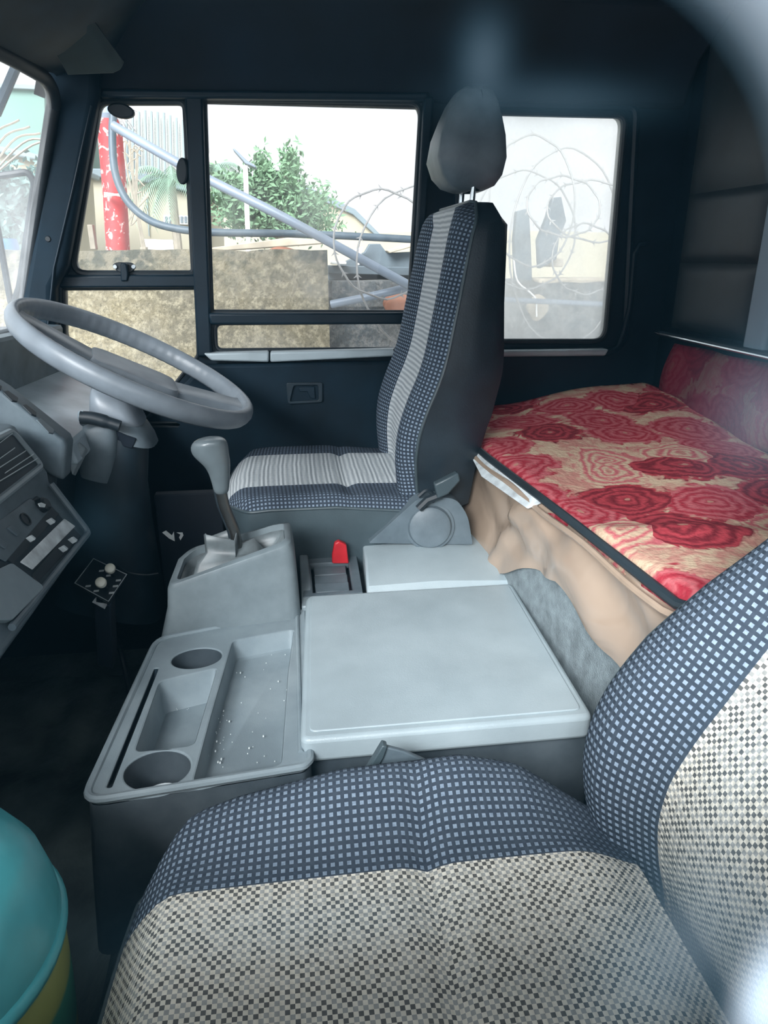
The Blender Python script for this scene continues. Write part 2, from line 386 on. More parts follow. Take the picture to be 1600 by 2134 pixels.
for q in ((240, 556), (278, 556)):
    lathe('screw', [(.001, .003), (.005, .003), (.006, 0)], at(*q, y=2.09), M['chrome'], lt, axis=(0, -1, 0), n=12)
# moulded surround of the rear side window
def grow(L, g):
    c = sum((Vector(p) for p in L), Vector())/len(L); return [Vector((p.x+(g if p.x > c.x else -g), p.y+(g if p.y > c.y else -g), 0)) for p in L]
g1 = rrect([(*xz(960, 214), 0), (*xz(1325, 222), 0), (*xz(1300, 733), 0), (*xz(940, 733), 0)], [.03, .03, .07, .03], 8)
tag(rub('trim_1', g1, .012, M['frame'], YW+.0), kind='structure')
tb = tube('trim_2', ats([(1352, 506), (1332, 510), (1322, 528), (1312, 640), (1300, 690), (1288, 722), (1268, 736), (1200, 739), (1036, 738)], y=2.085), .008, M['frame'], n=8); st(tb)
# side cornice above the windows
pr_ = [(2.15, 1.60), (2.085, 1.615), (2.07, 1.66), (2.03, 1.72), (1.9, 1.80), (1.9, 1.9), (2.15, 1.9)]
slab('trim_3', [Vector((-.50, a, b)) for a, b in pr_], (1.62, 0, 0), M['roof'], bevel=.01)['kind'] = 'structure'
# ceiling, rear wall, front
st(box('ceiling', (.1, 1.05, 1.87), (2.2, 2.3, .06), M['roof'], bevel=0))
st(box('floor', (-.0, 1.05, -.03), (2.4, 2.2, .06), M['floor'], bevel=0))
rw = st(box('wall_rear', (1.17, 1.05, .9), (.06, 2.2, 2.0), M['black'], bevel=0))
# quilted upper rear panel (seams are grooves between padded fields) and the shelf rail
XB = 1.13
def pad(nm, y0, y1, z0, z1, m):
    n = 14; V, Fc = [], []
    for i in range(n+1):
        for j in range(n+1):
            a, b = i/n, j/n; e = min(a, 1-a, b, 1-b)
            V.append(Vector((XB-.02*(1-math.exp(-e*16)), lerp(y0, y1, a), lerp(z0, z1, b))))
    for i in range(n):
        for j in range(n): p = i*(n+1)+j; Fc.append((p, p+1, p+n+2, p+n+1))
    return st(link(nm, mesh(V, Fc), m, rw))
for z0, z1 in ((1.025, 1.209), (1.209, 1.388), (1.388, 1.80)):
    pad('quilted_pad', 1.615, 2.02, z0, z1, M['quilt']); pad('quilted_pad', .4, 1.53, z0, z1, M['quilt'])
slab('window_post', [(1.09, 1.532, 1.0), (1.09, 1.61, 1.0), (1.09, 1.61, 1.82), (1.09, 1.532, 1.82)], (.05, 0, 0), M['light_panel'], rw, bevel=.01)
box('shelf_rail', (1.10, 1.2, 1.012), (.05, 1.6, .016), M['frame'], rw, bevel=.005)
tube('rail_edge', [(1.072, .45, 1.005), (1.072, 2.0, 1.012)], .004, M['chrome'], rw, n=8)
st(box('wall_front_bulkhead', (-1.0, 1.05, .46), (.05, 2.2, 1.0), M['dashdark'], bevel=0))
# front: raked A pillar, header, windscreen, scuttle
def P(y, dx=0):
    return lambda a, b: at(a, b, y=y)
pil = [at(108, 150, y=2.08), at(216, 150, y=2.08), at(214, 212, y=2.08), at(150, 552, y=2.08), at(126, 600, y=2.08), at(128, 800, y=2.08), at(20, 800, y=2.08), at(45, 700, y=2.08), at(92, 420, y=2.08), at(122, 215, y=2.08)]
wf = st(slab('wall_front', pil, (0, -.06, 0), M['black'], bevel=.02, seg=3)); wf['label'] = 'windscreen pillar on the driver side'
tube('pillar_seam', ats([(190, 220), (150, 400), (112, 560), (96, 716)], y=2.018), .0025, M['frame'], wf, n=6)
lathe('pillar_plug', [(.001, .003), (.006, .003), (.008, 0)], at(100, 498, y=2.02), M['rubber'], wf, axis=(0, -1, 0), n=16)
# windscreen seal: up the pillar, round the corner, along the header towards the passenger side
A0, A1 = at(38, 740, y=2.05), at(112, 215, y=2.0)
C1 = at(100, 172, y=1.93); C2 = at(50, 135, y=1.75)
dY = Vector((C2.x-C1.x, C2.y-C1.y, C2.z-C1.z))
C3 = C2+Vector((-.06, -.35, .01)); C4 = C3+Vector((-.03, -.9, 0))
seal = cr_spline([A0, at(78, 440, y=2.03), at(106, 250, y=2.01), A1, C1, C2, C3, C4], 8)
tube('windscreen_seal', seal, .016, M['rubber'], wf, n=12)
# header: a deep curved panel running from the seal back into the roof
L = cr_spline([A1+Vector((0.0, .06, .05)), C1+Vector((0, .06, .03)), C2, C3, C4], 8)
sec = []
for p in L:
    sec.append([p+Vector(v) for v in ((0, 0, 0), (.05, 0, .02), (.13, 0, .06), (.22, 0, .14), (.30, 0, .2), (.30, 0, .3), (-.1, 0, .3), (-.04, 0, .05))])
st(loft('trim_4', sec, M['dashdark']))
# windscreen pane
b0, b1 = A0+Vector((-.02, .0, 0)), Vector((-.98, .1, 1.0))
st(slab('window_6', [A0, at(78, 440, y=2.05), A1, C1, C2, C3, C4, Vector((-1.05, .2, 1.0))], (-.004, 0, 0), M['screen'], bevel=0))
bpy.data.objects['window_6']['label'] = 'windscreen'
# sun visor under the header
vz = [at(95, 50, y=1.72), at(128, 22, y=1.7), at(165, 30, y=1.7), at(252, 146, y=1.9), at(238, 154, y=1.9), at(140, 158, y=1.84), at(108, 100, y=1.76)]
tag(slab('sun_visor', vz, (.012, -.0, .016), M['visor'], bevel=.006), 'olive padded sun visor folded up under the dark header beside the windscreen pillar', 'sun visor')
# passenger side: door skin with the window the photo looks through
st(plate('wall_passenger', [(-.98, -.1), (1.2, -.1), (1.2, 1.9), (-.55, 1.9), (-.98, 1.0)], [xy(rrect([(-.72, 1.0, 0), (.55, 1.0, 0), (.55, 1.62, 0), (-.5, 1.62, 0)], .05))],
      (0, .12, 0), EX, EZ, .05, M['frame'], bevel=.004))
g = glass('smudged_painted_glare_glass', .0014, sc=12, extra=.0010, col=(.62, .82, 1.0), back=.3)
# soft smudges and glare patches, and a sky-reflection haze painted towards the rear top corner
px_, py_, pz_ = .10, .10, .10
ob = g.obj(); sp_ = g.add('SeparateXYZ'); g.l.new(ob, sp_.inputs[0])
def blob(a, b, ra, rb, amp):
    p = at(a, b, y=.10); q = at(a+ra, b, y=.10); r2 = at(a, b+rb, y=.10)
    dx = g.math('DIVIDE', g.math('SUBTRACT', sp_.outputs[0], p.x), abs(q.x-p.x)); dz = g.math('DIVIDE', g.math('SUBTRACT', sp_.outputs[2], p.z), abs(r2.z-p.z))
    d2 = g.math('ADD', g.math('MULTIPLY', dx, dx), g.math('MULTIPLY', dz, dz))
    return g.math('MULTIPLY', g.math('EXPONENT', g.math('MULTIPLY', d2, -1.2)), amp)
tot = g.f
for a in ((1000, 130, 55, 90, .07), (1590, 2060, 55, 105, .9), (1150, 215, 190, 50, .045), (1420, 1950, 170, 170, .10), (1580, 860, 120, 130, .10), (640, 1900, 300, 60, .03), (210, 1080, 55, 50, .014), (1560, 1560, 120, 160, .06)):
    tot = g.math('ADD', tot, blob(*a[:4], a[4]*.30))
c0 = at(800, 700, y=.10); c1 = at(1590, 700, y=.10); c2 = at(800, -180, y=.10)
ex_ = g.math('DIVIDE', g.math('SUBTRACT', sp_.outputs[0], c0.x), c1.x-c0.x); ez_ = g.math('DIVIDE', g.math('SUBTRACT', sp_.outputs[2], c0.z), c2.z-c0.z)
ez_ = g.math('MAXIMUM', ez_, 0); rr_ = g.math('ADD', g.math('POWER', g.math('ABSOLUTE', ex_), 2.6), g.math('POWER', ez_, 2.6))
cor = g.math('MULTIPLY', g.math('MULTIPLY', g.ramp(rr_, .93, 1.35), g.math('GREATER_THAN', sp_.outputs[0], 0)), .10)  # sky reflection painted as a pale haze in the corner
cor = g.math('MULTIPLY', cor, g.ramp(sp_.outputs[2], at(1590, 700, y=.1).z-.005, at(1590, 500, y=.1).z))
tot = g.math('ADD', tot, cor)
fc = g.mix(g.ramp(tot, .002, .05), (.20, .55, .80), (.72, .86, 1.0))  # painted glare tint: blue veil where thin, paler haze where thick
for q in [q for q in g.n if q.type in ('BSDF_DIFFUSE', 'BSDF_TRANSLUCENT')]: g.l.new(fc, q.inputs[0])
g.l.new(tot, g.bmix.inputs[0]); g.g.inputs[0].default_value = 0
st(slab('window_7', rrect([(-.73, .10, .99), (.56, .10, .99), (.56, .10, 1.63), (-.51, .10, 1.63)], .05), (0, -.004, 0), g.m, bevel=0))['label'] = 'smudged passenger door window with painted reflection haze'

# ---------------------------------------------------------------- seats
def arc_uv(V, UV, nr, nc):
    """cloth coordinates: true length across each row from the centre line, mean length along"""
    c = nc//2; u = 0.0
    for i in range(nr):
        if i: u += sum((V[i*nc+j]-V[(i-1)*nc+j]).length for j in range(c-8, c+9, 4))/5
        row = [0.0]*nc
        for j in range(c+1, nc): row[j] = row[j-1]+(V[i*nc+j]-V[i*nc+j-1]).length
        for j in range(c-1, -1, -1): row[j] = row[j+1]-(V[i*nc+j]-V[i*nc+j+1]).length
        for j in range(nc): UV[i*nc+j] = (u, row[j])
def seat_parts(root, Yc, Wd, cushX, edge_prof, bolster, back_edge, back_thick, back_Y, dish, mc, mb, skirt_z, cz, fwd=.03, umir=1):
    """root thing; side profiles are the real seams of the seat"""
    # cushion: u (rearwards) x v (across)
    nu, nv = 40, 44; x0, x1 = cushX; V, UV, Fc = [], [], []
    def width(s):      # rounded front corners in plan
        return Wd*(1-.32*(1-sm(s, 0, .16))**2.2)*(1-.10*sm(s, .8, 1))
    for i in range(nu+1):
        s = i/nu
        for j in range(nv+1):
            t = -1+2*j/nv
            x = lerp(x0, x1, s)-.012*(1-t*t)*(1-s)
            ze = interp(s, *edge_prof); a = abs(t)
            roll = math.sqrt(max(0, 1-((a-.88)/.12)**2)) if a > .88 else 1
            dome = bolster[0]*sm(a, .35, .86) + bolster[1]*(1-a*a)*.6
            front = min(1, (s/.10))**.5 if s < .10 else 1
            z = ze+(dome)*roll*front+(.014*roll*front)
            bl = (1-sm(a, .40, .86))*sm(s, 0, .12)*(1-.4*sm(s, .85, 1)); z = z*(1-bl)+cz*bl
            z -= .010*math.exp(-((s-.575)/.025)**2)*(1-sm(a, .75, 1))
            V.append(Vector((x, Yc+t*width(s), z))); UV.append((x, 0))
    arc_uv(V, UV, nu+1, nv+1)
    for i in range(nu):
        for j in range(nv): p = i*(nv+1)+j; Fc.append((p, p+1, p+nv+2, p+nv+1))
    link('seat_cushion', mesh(V, Fc, UV), mc, root, smooth=80)
    idx = lambda i, j: V[i*(nv+1)+j]
    rim = [idx(i, 0) for i in range(nu, -1, -1)]+[idx(0, j) for j in range(1, nv)]+[idx(i, nv) for i in range(nu+1)]
    tube('piping', [p+Vector((0, 0, -.001)) for p in rim], .0038, M['skirt'], root, n=8)
    loops = []
    for k, (dz, sc) in enumerate(((0, 1.0), (-.03, 1.015), (-.07, 1.0), (-.10, .96), (skirt_z, .92))):
        c = Vector(((x0+x1)/2, Yc, 0)); L = []
        for q, p in enumerate(rim):
            zz = p.z+dz if k < 4 else min(skirt_z, p.z-.11)
            cr_ = .004*math.sin(q*1.1+k*2)*(k in (1, 2, 3))
            L.append(Vector((c.x+(p.x-c.x)*sc, c.y+(p.y-c.y)*(sc+cr_), zz)))
        loops.append(L)
    Vs, Fs = loftm(loops, False, False, False)
    link('seat_base', mesh(Vs, Fs), M['skirt'], root, smooth=60)
    # backrest
    zs, xs, ws, ths = back_edge
    nz_ = 46; V, UV, Fc = [], [], []; z0, z1 = zs[0], zs[-1]
    acc = 0; last = None; R_ = []
    for i in range(nz_+1):
        s = i/nz_; z = lerp(z0, z1, s); sx_ = lambda q: sum(interp(q+d, zs, xs) for d in (-.045, -.03, -.015, 0, .015, .03, .045))/7; x = sx_(z); wdt = interp(z, zs, ws)
        if last is not None: acc += math.hypot(x-last[0], z-last[1])
        last = (x, z)
        tan = Vector((sx_(z+.01)-sx_(z-.01), 0, .02)).normalized(); nrm = Vector((-tan.z, 0, tan.x))
        row = []
        for j in range(nv+1):
            t = -1+2*j/nv; a = abs(t)
            roll = math.sqrt(max(0, 1-((a-.86)/.14)**2)) if a > .86 else 1
            top = (1-sm(s, .93, 1.0)); 
            off = (fwd*roll + dish*(sm(a, .40, .8)-1)*top*roll + .012*roll)*1.0
            off *= (.25+.75*math.sqrt(max(0, 1-max(0, (s-.93)/.07)**2)))
            p = Vector((x, back_Y+t*wdt, z))+nrm*off
            V.append(p); UV.append((acc, t*ws[0])); row.append(p)
        R_.append(row)
    arc_uv(V, UV, nz_+1, nv+1)
    for i in range(nz_):
        for j in range(nv): p = i*(nv+1)+j; Fc.append((p, p+nv+1, p+nv+2, p+1))
    link('backrest', mesh(V, Fc, UV), mb, root, smooth=80)
    rim = [R_[i][0] for i in range(nz_+1)]+[R_[nz_][j] for j in range(1, nv)]+[R_[i][nv] for i in range(nz_, -1, -1)]
    tube('piping', rim, .0042, M['skirt'], root, n=8)
    # vinyl shell behind
    loops = []
    for k, f in enumerate((0, .35, .75, 1.0)):
        L = []
        for p in rim:
            th = interp(p.z, zs, ths); ins = (0, .004, .0, -.03)[k]
            yy = back_Y+(p.y-back_Y)*(1+ins/ .25)
            L.append(Vector((p.x+th*f, yy, p.z+(.012, .012, .006, -.01)[k]*0-(.02 if k == 3 and p.z > z1-.03 else 0))))
        loops.append(L)
    Vs, Fs = loftm(loops, False, False, False); base = 3*len(rim)
    Fs.append(tuple(base+i for i in range(len(rim))))
    link('back_cover', mesh(Vs, Fs), M['leather'], root, smooth=50)

# driver seat
ds = thing('driver_seat', 'driver seat in dark dotted cloth with a ribbed pale centre, below the tall headrest', 'seat', (.13, 1.77, 0))
z_top = 1.335
seat_parts(ds, 1.765, .245, (-.17, .34), ([0, .08, .2, .5, .8, 1], [.665, .675, .68, .680, .665, .655]), (.012, .012),
           ([.655, .75, .81, .873, .98, 1.124, 1.259, 1.30, z_top], [.285, .275, .272, .287, .333, .361, .387, .395, .412],
            [.215, .225, .235, .238, .24, .235, .222, .215, .17], [.13, .15, .16, .165, .145, .11, .085, .075, .05]), None, 1.765, .03,
           fabric('driver_cloth', .14, 'far'), fabric('driver_back_cloth', .125, 'far'), .42, .705)
# headrest
hp = [(.0, .30), (.0, 1), (.5, 1.0), (1, .96)]
L = []
for z, x0, x1, w_ in ((1.368, .40, .455, .05), (1.378, .372, .478, .065), (1.40, .352, .492, .078), (1.435, .340, .498, .086), (1.48, .348, .494, .082), (1.52, .364, .485, .074), (1.55, .378, .476, .066), (1.57, .392, .466, .055), (1.58, .408, .452, .038)):
    c = [(x0, -w_*.72), (x0+.012, -w_*.93), (x0+.045, -w_), (x1-.03, -w_), (x1-.006, -w_*.92), (x1, -w_*.7)]
    ring_ = c+[(a, -b) for a, b in reversed(c)]
    L.append([Vector((v.x, 1.765+v.y, z)) for v in cr_spline([(a, b, 0) for a, b in ring_], 3, True)])
loft('headrest', L, M['dash'], ds, smooth=60)
for yy in (1.71, 1.82):
    tube('headrest_post', [(.425, yy, 1.31), (.43, yy, 1.40)], .0065, M['chrome'], ds, n=12)
    lathe('post_collar', [(.016, 0), (.016, .008), (.012, .014), (.009, .016)], (.425, yy, 1.325), M['rubber'], ds, n=20)
# recliner housing with round cover, buckle
hz_ = ats([(768, 1132), (790, 1112), (870, 1040), (900, 1034), (952, 1040), (975, 1075), (985, 1135)], y=1.50)
hg = slab('recliner_housing', rrect(hz_, [.005, .02, .02, .02, .02, .02, .005]), (0, .04, 0), M['dash'], ds, bevel=.008, seg=3)
cc = at(897, 1096, y=1.49)
lathe('recliner_cover', [(.001, .02), (.04, .02), (.048, .016), (.052, .006), (.058, .004), (.060, -.004)], cc+Vector((0, .012, -.005)), M['dash'], ds, axis=(-.1, -1, .12), n=48)
bp = ats([(905, 1010), (955, 985), (960, 1002), (935, 1030), (912, 1040)], y=1.47)
bk = slab('belt_buckle', bp, (0, .022, 0), M['skirt'], ds, bevel=.004)
tube('buckle_stalk', ats([(920, 1030), (890, 1042), (872, 1060)], y=1.485), .010, M['rubber'], ds, n=8)
tube('recliner_cable', cr_spline(ats([(872, 1035), (890, 1022), (905, 1035), (900, 1046)], y=1.49), 5), .005, M['rubber'], ds, n=6)
box('seat_pedestal', (.10, 1.77, .21), (.36, .38, .42), M['dashdark'], ds, bevel=.02)
# passenger seat
ps = thing('passenger_seat', 'nearest seat, passenger side, with pale checked weave and dark dotted edges', 'seat', (.13, .5, 0))
seat_parts(ps, .5, .262, (-.22, .40), ([0, .06, .2, .42, .68, .8, .9, 1], [.47, .495, .525, .555, .562, .54, .50, .46]), (.030, -.012),
           ([.40, .475, .546, .627, .695, .77, .853, .924, 1.03, 1.12, 1.17], [.425, .404, .382, .377, .397, .440, .490, .542, .60, .635, .66],
            [.20, .232, .238, .24, .24, .232, .205, .175, .16, .15, .12], [.07, .085, .1, .105, .1, .1, .1, .1, .09, .08, .05]), None, .5, .05,
           fabric('passenger_cloth', .118, 'near'), fabric('passenger_back_cloth', .105, 'near'), .3, .548, .006)
box('seat_pedestal', (.12, .5, .30), (.36, .36, .10), M['dashdark'], ps, bevel=.02)
# ---------------------------------------------------------------- sleeper bunk
bk = thing('bunk', 'sleeper bunk behind the seats with a creased tan vinyl front', 'bunk', (.75, 1.1, 0))
def skirtm():
    V, Fc = [], []; ny, nz2 = 90, 26
    for i in range(ny+1):
        y = lerp(.12, 2.04, i/ny)
        xt = interp(y, [.12, .68, .76, 1.1, 1.5, 2.04], [.60, .58, .487, .462, .425, .40])
        for j in range(nz2+1):
            s = j/nz2; z = lerp(.785, interp(y, [.12, .8, .9, 1.0, 1.12, 1.2, 1.38, 1.46, 2.04], [.60, .60, .625, .63, .66, .645, .56, .50, .45])+.006*math.sin(y*31), s)
            wr = .012*math.sin(y*11+s*3)*math.sin(math.pi*s)+.010*math.sin(y*29+s*5+1)*math.exp(-s*3)*min(1, s*8)+.014*math.exp(-((y-1.22-s*.25)/.03)**2)-.012*math.exp(-((y-1.12-s*.1)/.04)**2)
            roll = .025*math.exp(-s*14)
            V.append(Vector((xt+.008-wr*.95-.007*math.sin(y*47+s*9)*math.exp(-((y-1.3)/.14)**2)*math.sin(math.pi*s)+roll*.5, y, z)))
    for i in range(ny):
        for j in range(nz2): p = i*(nz2+1)+j; Fc.append((p, p+1, p+nz2+2, p+nz2+1))
    return mesh(V, Fc)
link('bunk_front', skirtm(), M['tan'], bk, smooth=80)
loft('bunk_base', [[Vector((interp(y, [.12, .77, 1.1, 1.5, 2.04], [.50, .487, .462, .425, .40])+dx, y, z)) for dx, z in ((.014, .40), (.016, .54), (.030, .72), (.08, .72), (.08, .40))] for y in (.77, 1.1, 1.38)], M['bunkcarpet'], bk)
box('bunk_box', (.86, 1.1, .38), (.46, 1.9, .72), M['dashdark'], bk, bevel=.01)
fx = lambda y: interp(y, [.12, .68, .76, 1.1, 1.5, 2.04], [.605, .585, .492, .467, .432, .408])
tube('edge_piping', [(fx(y)+.004, y, .792) for y in np.linspace(.14, 2.04, 40)], .008, M['quilt'], bk, n=8)
tube('piping_cord', [(fx(y)-.006, y, .776+.003*math.sin(y*20)) for y in np.linspace(.14, 2.04, 60)], .006, M['tan'], bk, n=8)
slab('torn_edge', [(fx(1.62)-.004, 1.62, .775), (fx(1.62)+.006, 1.62, .787), (fx(1.18)+.004, 1.20, .787), (fx(1.2)-.018, 1.22, .768), (fx(1.5)-.02, 1.45, .762)], (-.004, 0, .002), M['silver'], bk, bevel=.001)
V, Fc = [], []; nx, ny = 40, 90
def bz(x, y, a):
    rise = .062*sm(a, 0, 1)*sm(y, 1.3, 2.05)
    e = min(1, min(a, 1-a)/.05, (2.05-y)/.03+.15)
    return .800+rise+.006*math.sin(y*7+x*5)+.005*math.sin(x*16-y*9)+.012*math.exp(-((y-1.02+.12*a)/.035)**2)-(1-math.sqrt(max(0, 1-(1-e)**2)))*.03
for i in range(nx+1):
    for j in range(ny+1):
        a = i/nx; y = lerp(.14, 2.05, j/ny); x = lerp(fx(y)+.006, 1.10, a); V.append(Vector((x, y, bz(x, y, a))))
for i in range(nx):
    for j in range(ny): p = i*(ny+1)+j; Fc.append((p, p+ny+1, p+ny+2, p+1))
o = link('blanket', mesh(V, Fc), M['floral'], None, smooth=80)
so_ = o.modifiers.new('thick', 'SOLIDIFY'); so_.thickness = .025; so_.offset = -1
tag(o, 'red and cream rose-patterned fleece blanket spread over the sleeper bunk', 'blanket')
# red plush against the rear wall
V, Fc = [], []
for i in range(41):
    for j in range(13):
        y = lerp(.5, 1.93, i/40); z = lerp(.80, .99, j/12)
        V.append(Vector((1.105-.02*math.sin(math.pi*j/12)-.010*math.sin(y*26+j*.2)-.03*(1-j/12)**2, y, z)))
for i in range(40):
    for j in range(12): p = i*13+j; Fc.append((p, p+1, p+14, p+13))
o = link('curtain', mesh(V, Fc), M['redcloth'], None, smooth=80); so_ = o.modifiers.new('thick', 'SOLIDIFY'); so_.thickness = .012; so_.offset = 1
tag(o, 'dark red plush cloth hanging below the rear shelf rail behind the bunk', 'cloth')

# ---------------------------------------------------------------- engine tunnel and centre console
slab('trim_5', rrect([(-.30, .42, -.0), (.46, .42, -.0), (.46, 1.8, -.0), (-.34, 1.8, -.0)], .06), (0, 0, .27), M['carpet'], bevel=.03, seg=3)['kind'] = 'structure'
bpy.data.objects['trim_5']['label'] = 'carpeted engine tunnel'
cs = thing('center_console', 'grey plastic console between the seats with cup holders and a big square lid', 'console', (.08, 1.1, .27))
ZT = .530
# tray deck outline (plan)
Tc = [(-.311, .800), (-.010, .832), (.0, .845), (.0, 1.305), (-.285, 1.228)]
def ring3(L, z, g=0, gx=0):
    c = (sum(p[0] for p in L)/len(L), sum(p[1] for p in L)/len(L))
    return [Vector((p[0]+(p[0]-c[0])*g+gx, p[1]+(p[1]-c[1])*g, z)) for p in L]
R0 = [(v.x, v.y) for v in rrect([(*p, 0) for p in Tc], [.03, .005, .005, .005, .03])]
loft('console_side', [ring3(R0, .26, .10), ring3(R0, .40, .05), ring3(R0, ZT-.012, 0)], M['consdark'], cs, cap1=False, smooth=40)
# recess outlines from the real deck
def deck(px, py): p = at(px, py, z=ZT); return (p.x, p.y)
def rd(L, r): return [(v.x, v.y) for v in rrect([(*deck(*p), 0) for p in L], r)]
big = rd([(485, 1335), (612, 1312), (600, 1400), (586, 1592), (402, 1632), (440, 1490)], [.012, .012, 0, .012, .012, 0])
pocket = rd([(332, 1420), (452, 1392), (404, 1552), (281, 1566)], .012)
cupn_c = deck(328, 1603); cupf_c = deck(410, 1371)
cupn = circ(*cupn_c, .0465, .041); cupf = circ(cupf_c[0], cupf_c[1], .045, .034, rot=.12)
groove = rd([(322, 1392), (330, 1392), (232, 1640), (222, 1640)], .003)
dk = plate('tray', [tuple(p) for p in R0], [big, pocket, cupn, cupf, groove], (0, 0, ZT-.012), (1, 0, 0), (0, 1, 0), .012, M['console'], cs, bevel=.003)
def well(nm, L, depth, sc, m, par):
    top = [Vector((*p, ZT-.002)) for p in L]; c = sum(top, Vector())/len(top)
    bot = [Vector((c.x+(p.x-c.x)*sc, c.y+(p.y-c.y)*sc, ZT-depth)) for p in top]
    bt2 = [Vector((c.x+(p.x-c.x)*(sc-.03), c.y+(p.y-c.y)*(sc-.03), ZT-depth-.003)) for p in top]
    out = [p-Vector((0, 0, 0)) for p in top]
    V, Fc = loftm([top, bot, bt2], False, True); return link(nm, mesh(V, Fc), m, par, smooth=45)
well('large_tray', big, .035, .95, M['console'], cs); well('pocket', pocket, .055, .88, M['console'], cs)
well('cup_holder', cupn, .055, .93, M['consdark'], cs); well('cup_holder', cupf, .05, .9, M['consdark'], cs); well('groove', groove, .008, .9, M['dashdark'], cs)
lathe('cup_mat', [(.001, .001), (.030, .001), (.032, .003), (.034, 0)], (*cupn_c, ZT-.056), M['silver'], cs, n=32)
# raised rim round the deck
rim = [Vector((*p, ZT-.001)) for p in R0]
tube('tray_rim', rim, .006, M['console'], cs, n=8, closed=True)
rim2 = [Vector((*p, ZT+.001)) for p in [(-.014, .862), (-.014, 1.285)]]
tube('tray_rib', rim2, .004, M['console'], cs, n=8)
# storage box under the lid and lid
slab('box_body', rrect([(-.005, .875, .27), (.46, .875, .27), (.465, 1.60, .27), (.0, 1.60, .27)], .02), (0, 0, .238), M['consdark'], cs, bevel=.006)
lid = slab('storage_lid', rrect([(-.014, .862, .508), (.444, .862, .508), (.458, 1.335, .508), (.006, 1.335, .508)], .016), (0, 0, .044), M['lid'], cs, bevel=.008, seg=3)
slab('lid_panel', rrect([(.000, .878, .551), (.430, .878, .551), (.446, 1.322, .551), (.016, 1.322, .551)], .012), (0, 0, .0035), M['lid'], lid, bevel=.0025)
rl = loft('rear_lid', [[Vector((x, y, z)) for x, y, z in ((.138, 1.345, .50), (.138, 1.345, .535), (.138, 1.36, .552), (.145, 1.46, .572), (.15, 1.60, .578), (.15, 1.60, .50))],
     [Vector((x, y, z)) for x, y, z in ((.30, 1.34, .50), (.30, 1.34, .54), (.30, 1.355, .558), (.30, 1.46, .580), (.30, 1.60, .587), (.30, 1.60, .50))],
     [Vector((x, y, z)) for x, y, z in ((.462, 1.345, .50), (.462, 1.345, .53), (.462, 1.36, .546), (.455, 1.46, .566), (.45, 1.60, .572), (.45, 1.60, .50))]], M['lid'], cs, smooth=30, bevel=.006)
# ashtray / vent panel beside the gear housing
vp = plate('ashtray_panel', [(.0, 1.335), (.128, 1.34), (.133, 1.535), (-.0, 1.54)], [[(.022, 1.352), (.108, 1.354), (.11, 1.505), (.02, 1.505)]], (0, 0, .53), (1, 0, 0), (0, 1, 0), .018, M['dash'], cs, bevel=.002)
box('ashtray_well', (.065, 1.43, .520), (.095, .16, .01), M['dashdark'], vp, bevel=.001)
for y in (1.375, 1.415, 1.462):
    slab('ashtray_flap', [(.028, y, .531), (.102, y, .531), (.103, y+.034, .536), (.027, y+.034, .536)], (0, 0, .006), M['dash'], vp, bevel=.002)
slab('panel_lip', [(-.004, 1.30, .53), (.020, 1.30, .53), (.016, 1.54, .545), (-.004, 1.54, .545)], (0, 0, .014), M['console'], cs, bevel=.003)
# gear lever housing
gh = thing('gear_lever_housing', 'grey open-topped gear lever box beside the console tray, vinyl gaiter inside', 'gear box cover', (-.14, 1.36, .27))
def quad(nf, nb, z0, z1):  # near-front, near-rear, far-rear, far-front
    return None
rimo = rrect([at(350, 1222, z=.622), at(606, 1133, z=.688), at(603, 1088, z=.690), at(575, 1092, z=.684), at(398, 1142, z=.636), at(372, 1165, z=.628)], [.022, .022, .012, .0, .02, .0], 5)
c_ = sum(rimo, Vector())/len(rimo)
grow3 = lambda L, g, dz: [Vector((c_.x+(p.x-c_.x)*(1+g), c_.y+(p.y-c_.y)*(1+g), p.z+dz)) for p in L]
base = [Vector((c_.x+(p.x-c_.x)*1.26-.012, c_.y+(p.y-c_.y)*1.45-.01, .44)) for p in rimo]
base2 = [Vector((p.x, p.y, .26)) for p in base]
inn = [Vector((c_.x+(p.x-c_.x)*.90, c_.y+(p.y-c_.y)*.80, p.z)) for p in rimo]
loft('housing_shell', [base2, base, grow3(rimo, .07, -.05), grow3(rimo, .04, -.012), grow3(rimo, .01, -.002), rimo, grow3(inn, .0, .002), grow3(inn, -.01, -.03)], M['housing'], gh, cap0=False, cap1=False, smooth=60)
# gaiter: wrinkled vinyl skirt rising to a torn collar round the lever
lb = at(482, 1122, y=1.352)           # where the lever leaves the collar
col_c = Vector((-.161, 1.350, .690))
gl = []
inr = grow3(inn, -.005, -.012)
for k in range(10):
    s = k/9; L = []
    for q, p in enumerate(inr):
        th = math.atan2(p.y-c_.y, p.x-c_.x); R = .032+.002*math.sin(5*th)
        tgt = Vector((col_c.x+R*math.cos(th), col_c.y+R*.9*math.sin(th), col_c.z+.012*math.sin(2*th+.6)))
        w_ = s**1.0; v = p.lerp(tgt, w_)
        v.z -= .055*math.sin(math.pi*min(1, s*1.15))*(1-.3*s); v.z += .008*math.sin(th*6+k)*math.sin(math.pi*s)
        if s > .75: v.x = tgt.x; v.y = tgt.y; v.z = lerp(tgt.z-.045, tgt.z, (s-.75)/.25)
        L.append(v)
    gl.append(L)
o = loft('gaiter', gl, M['boot'], gh, cap0=False, cap1=False, smooth=70); mm = o.modifiers.new('t', 'SOLIDIFY'); mm.thickness = .002
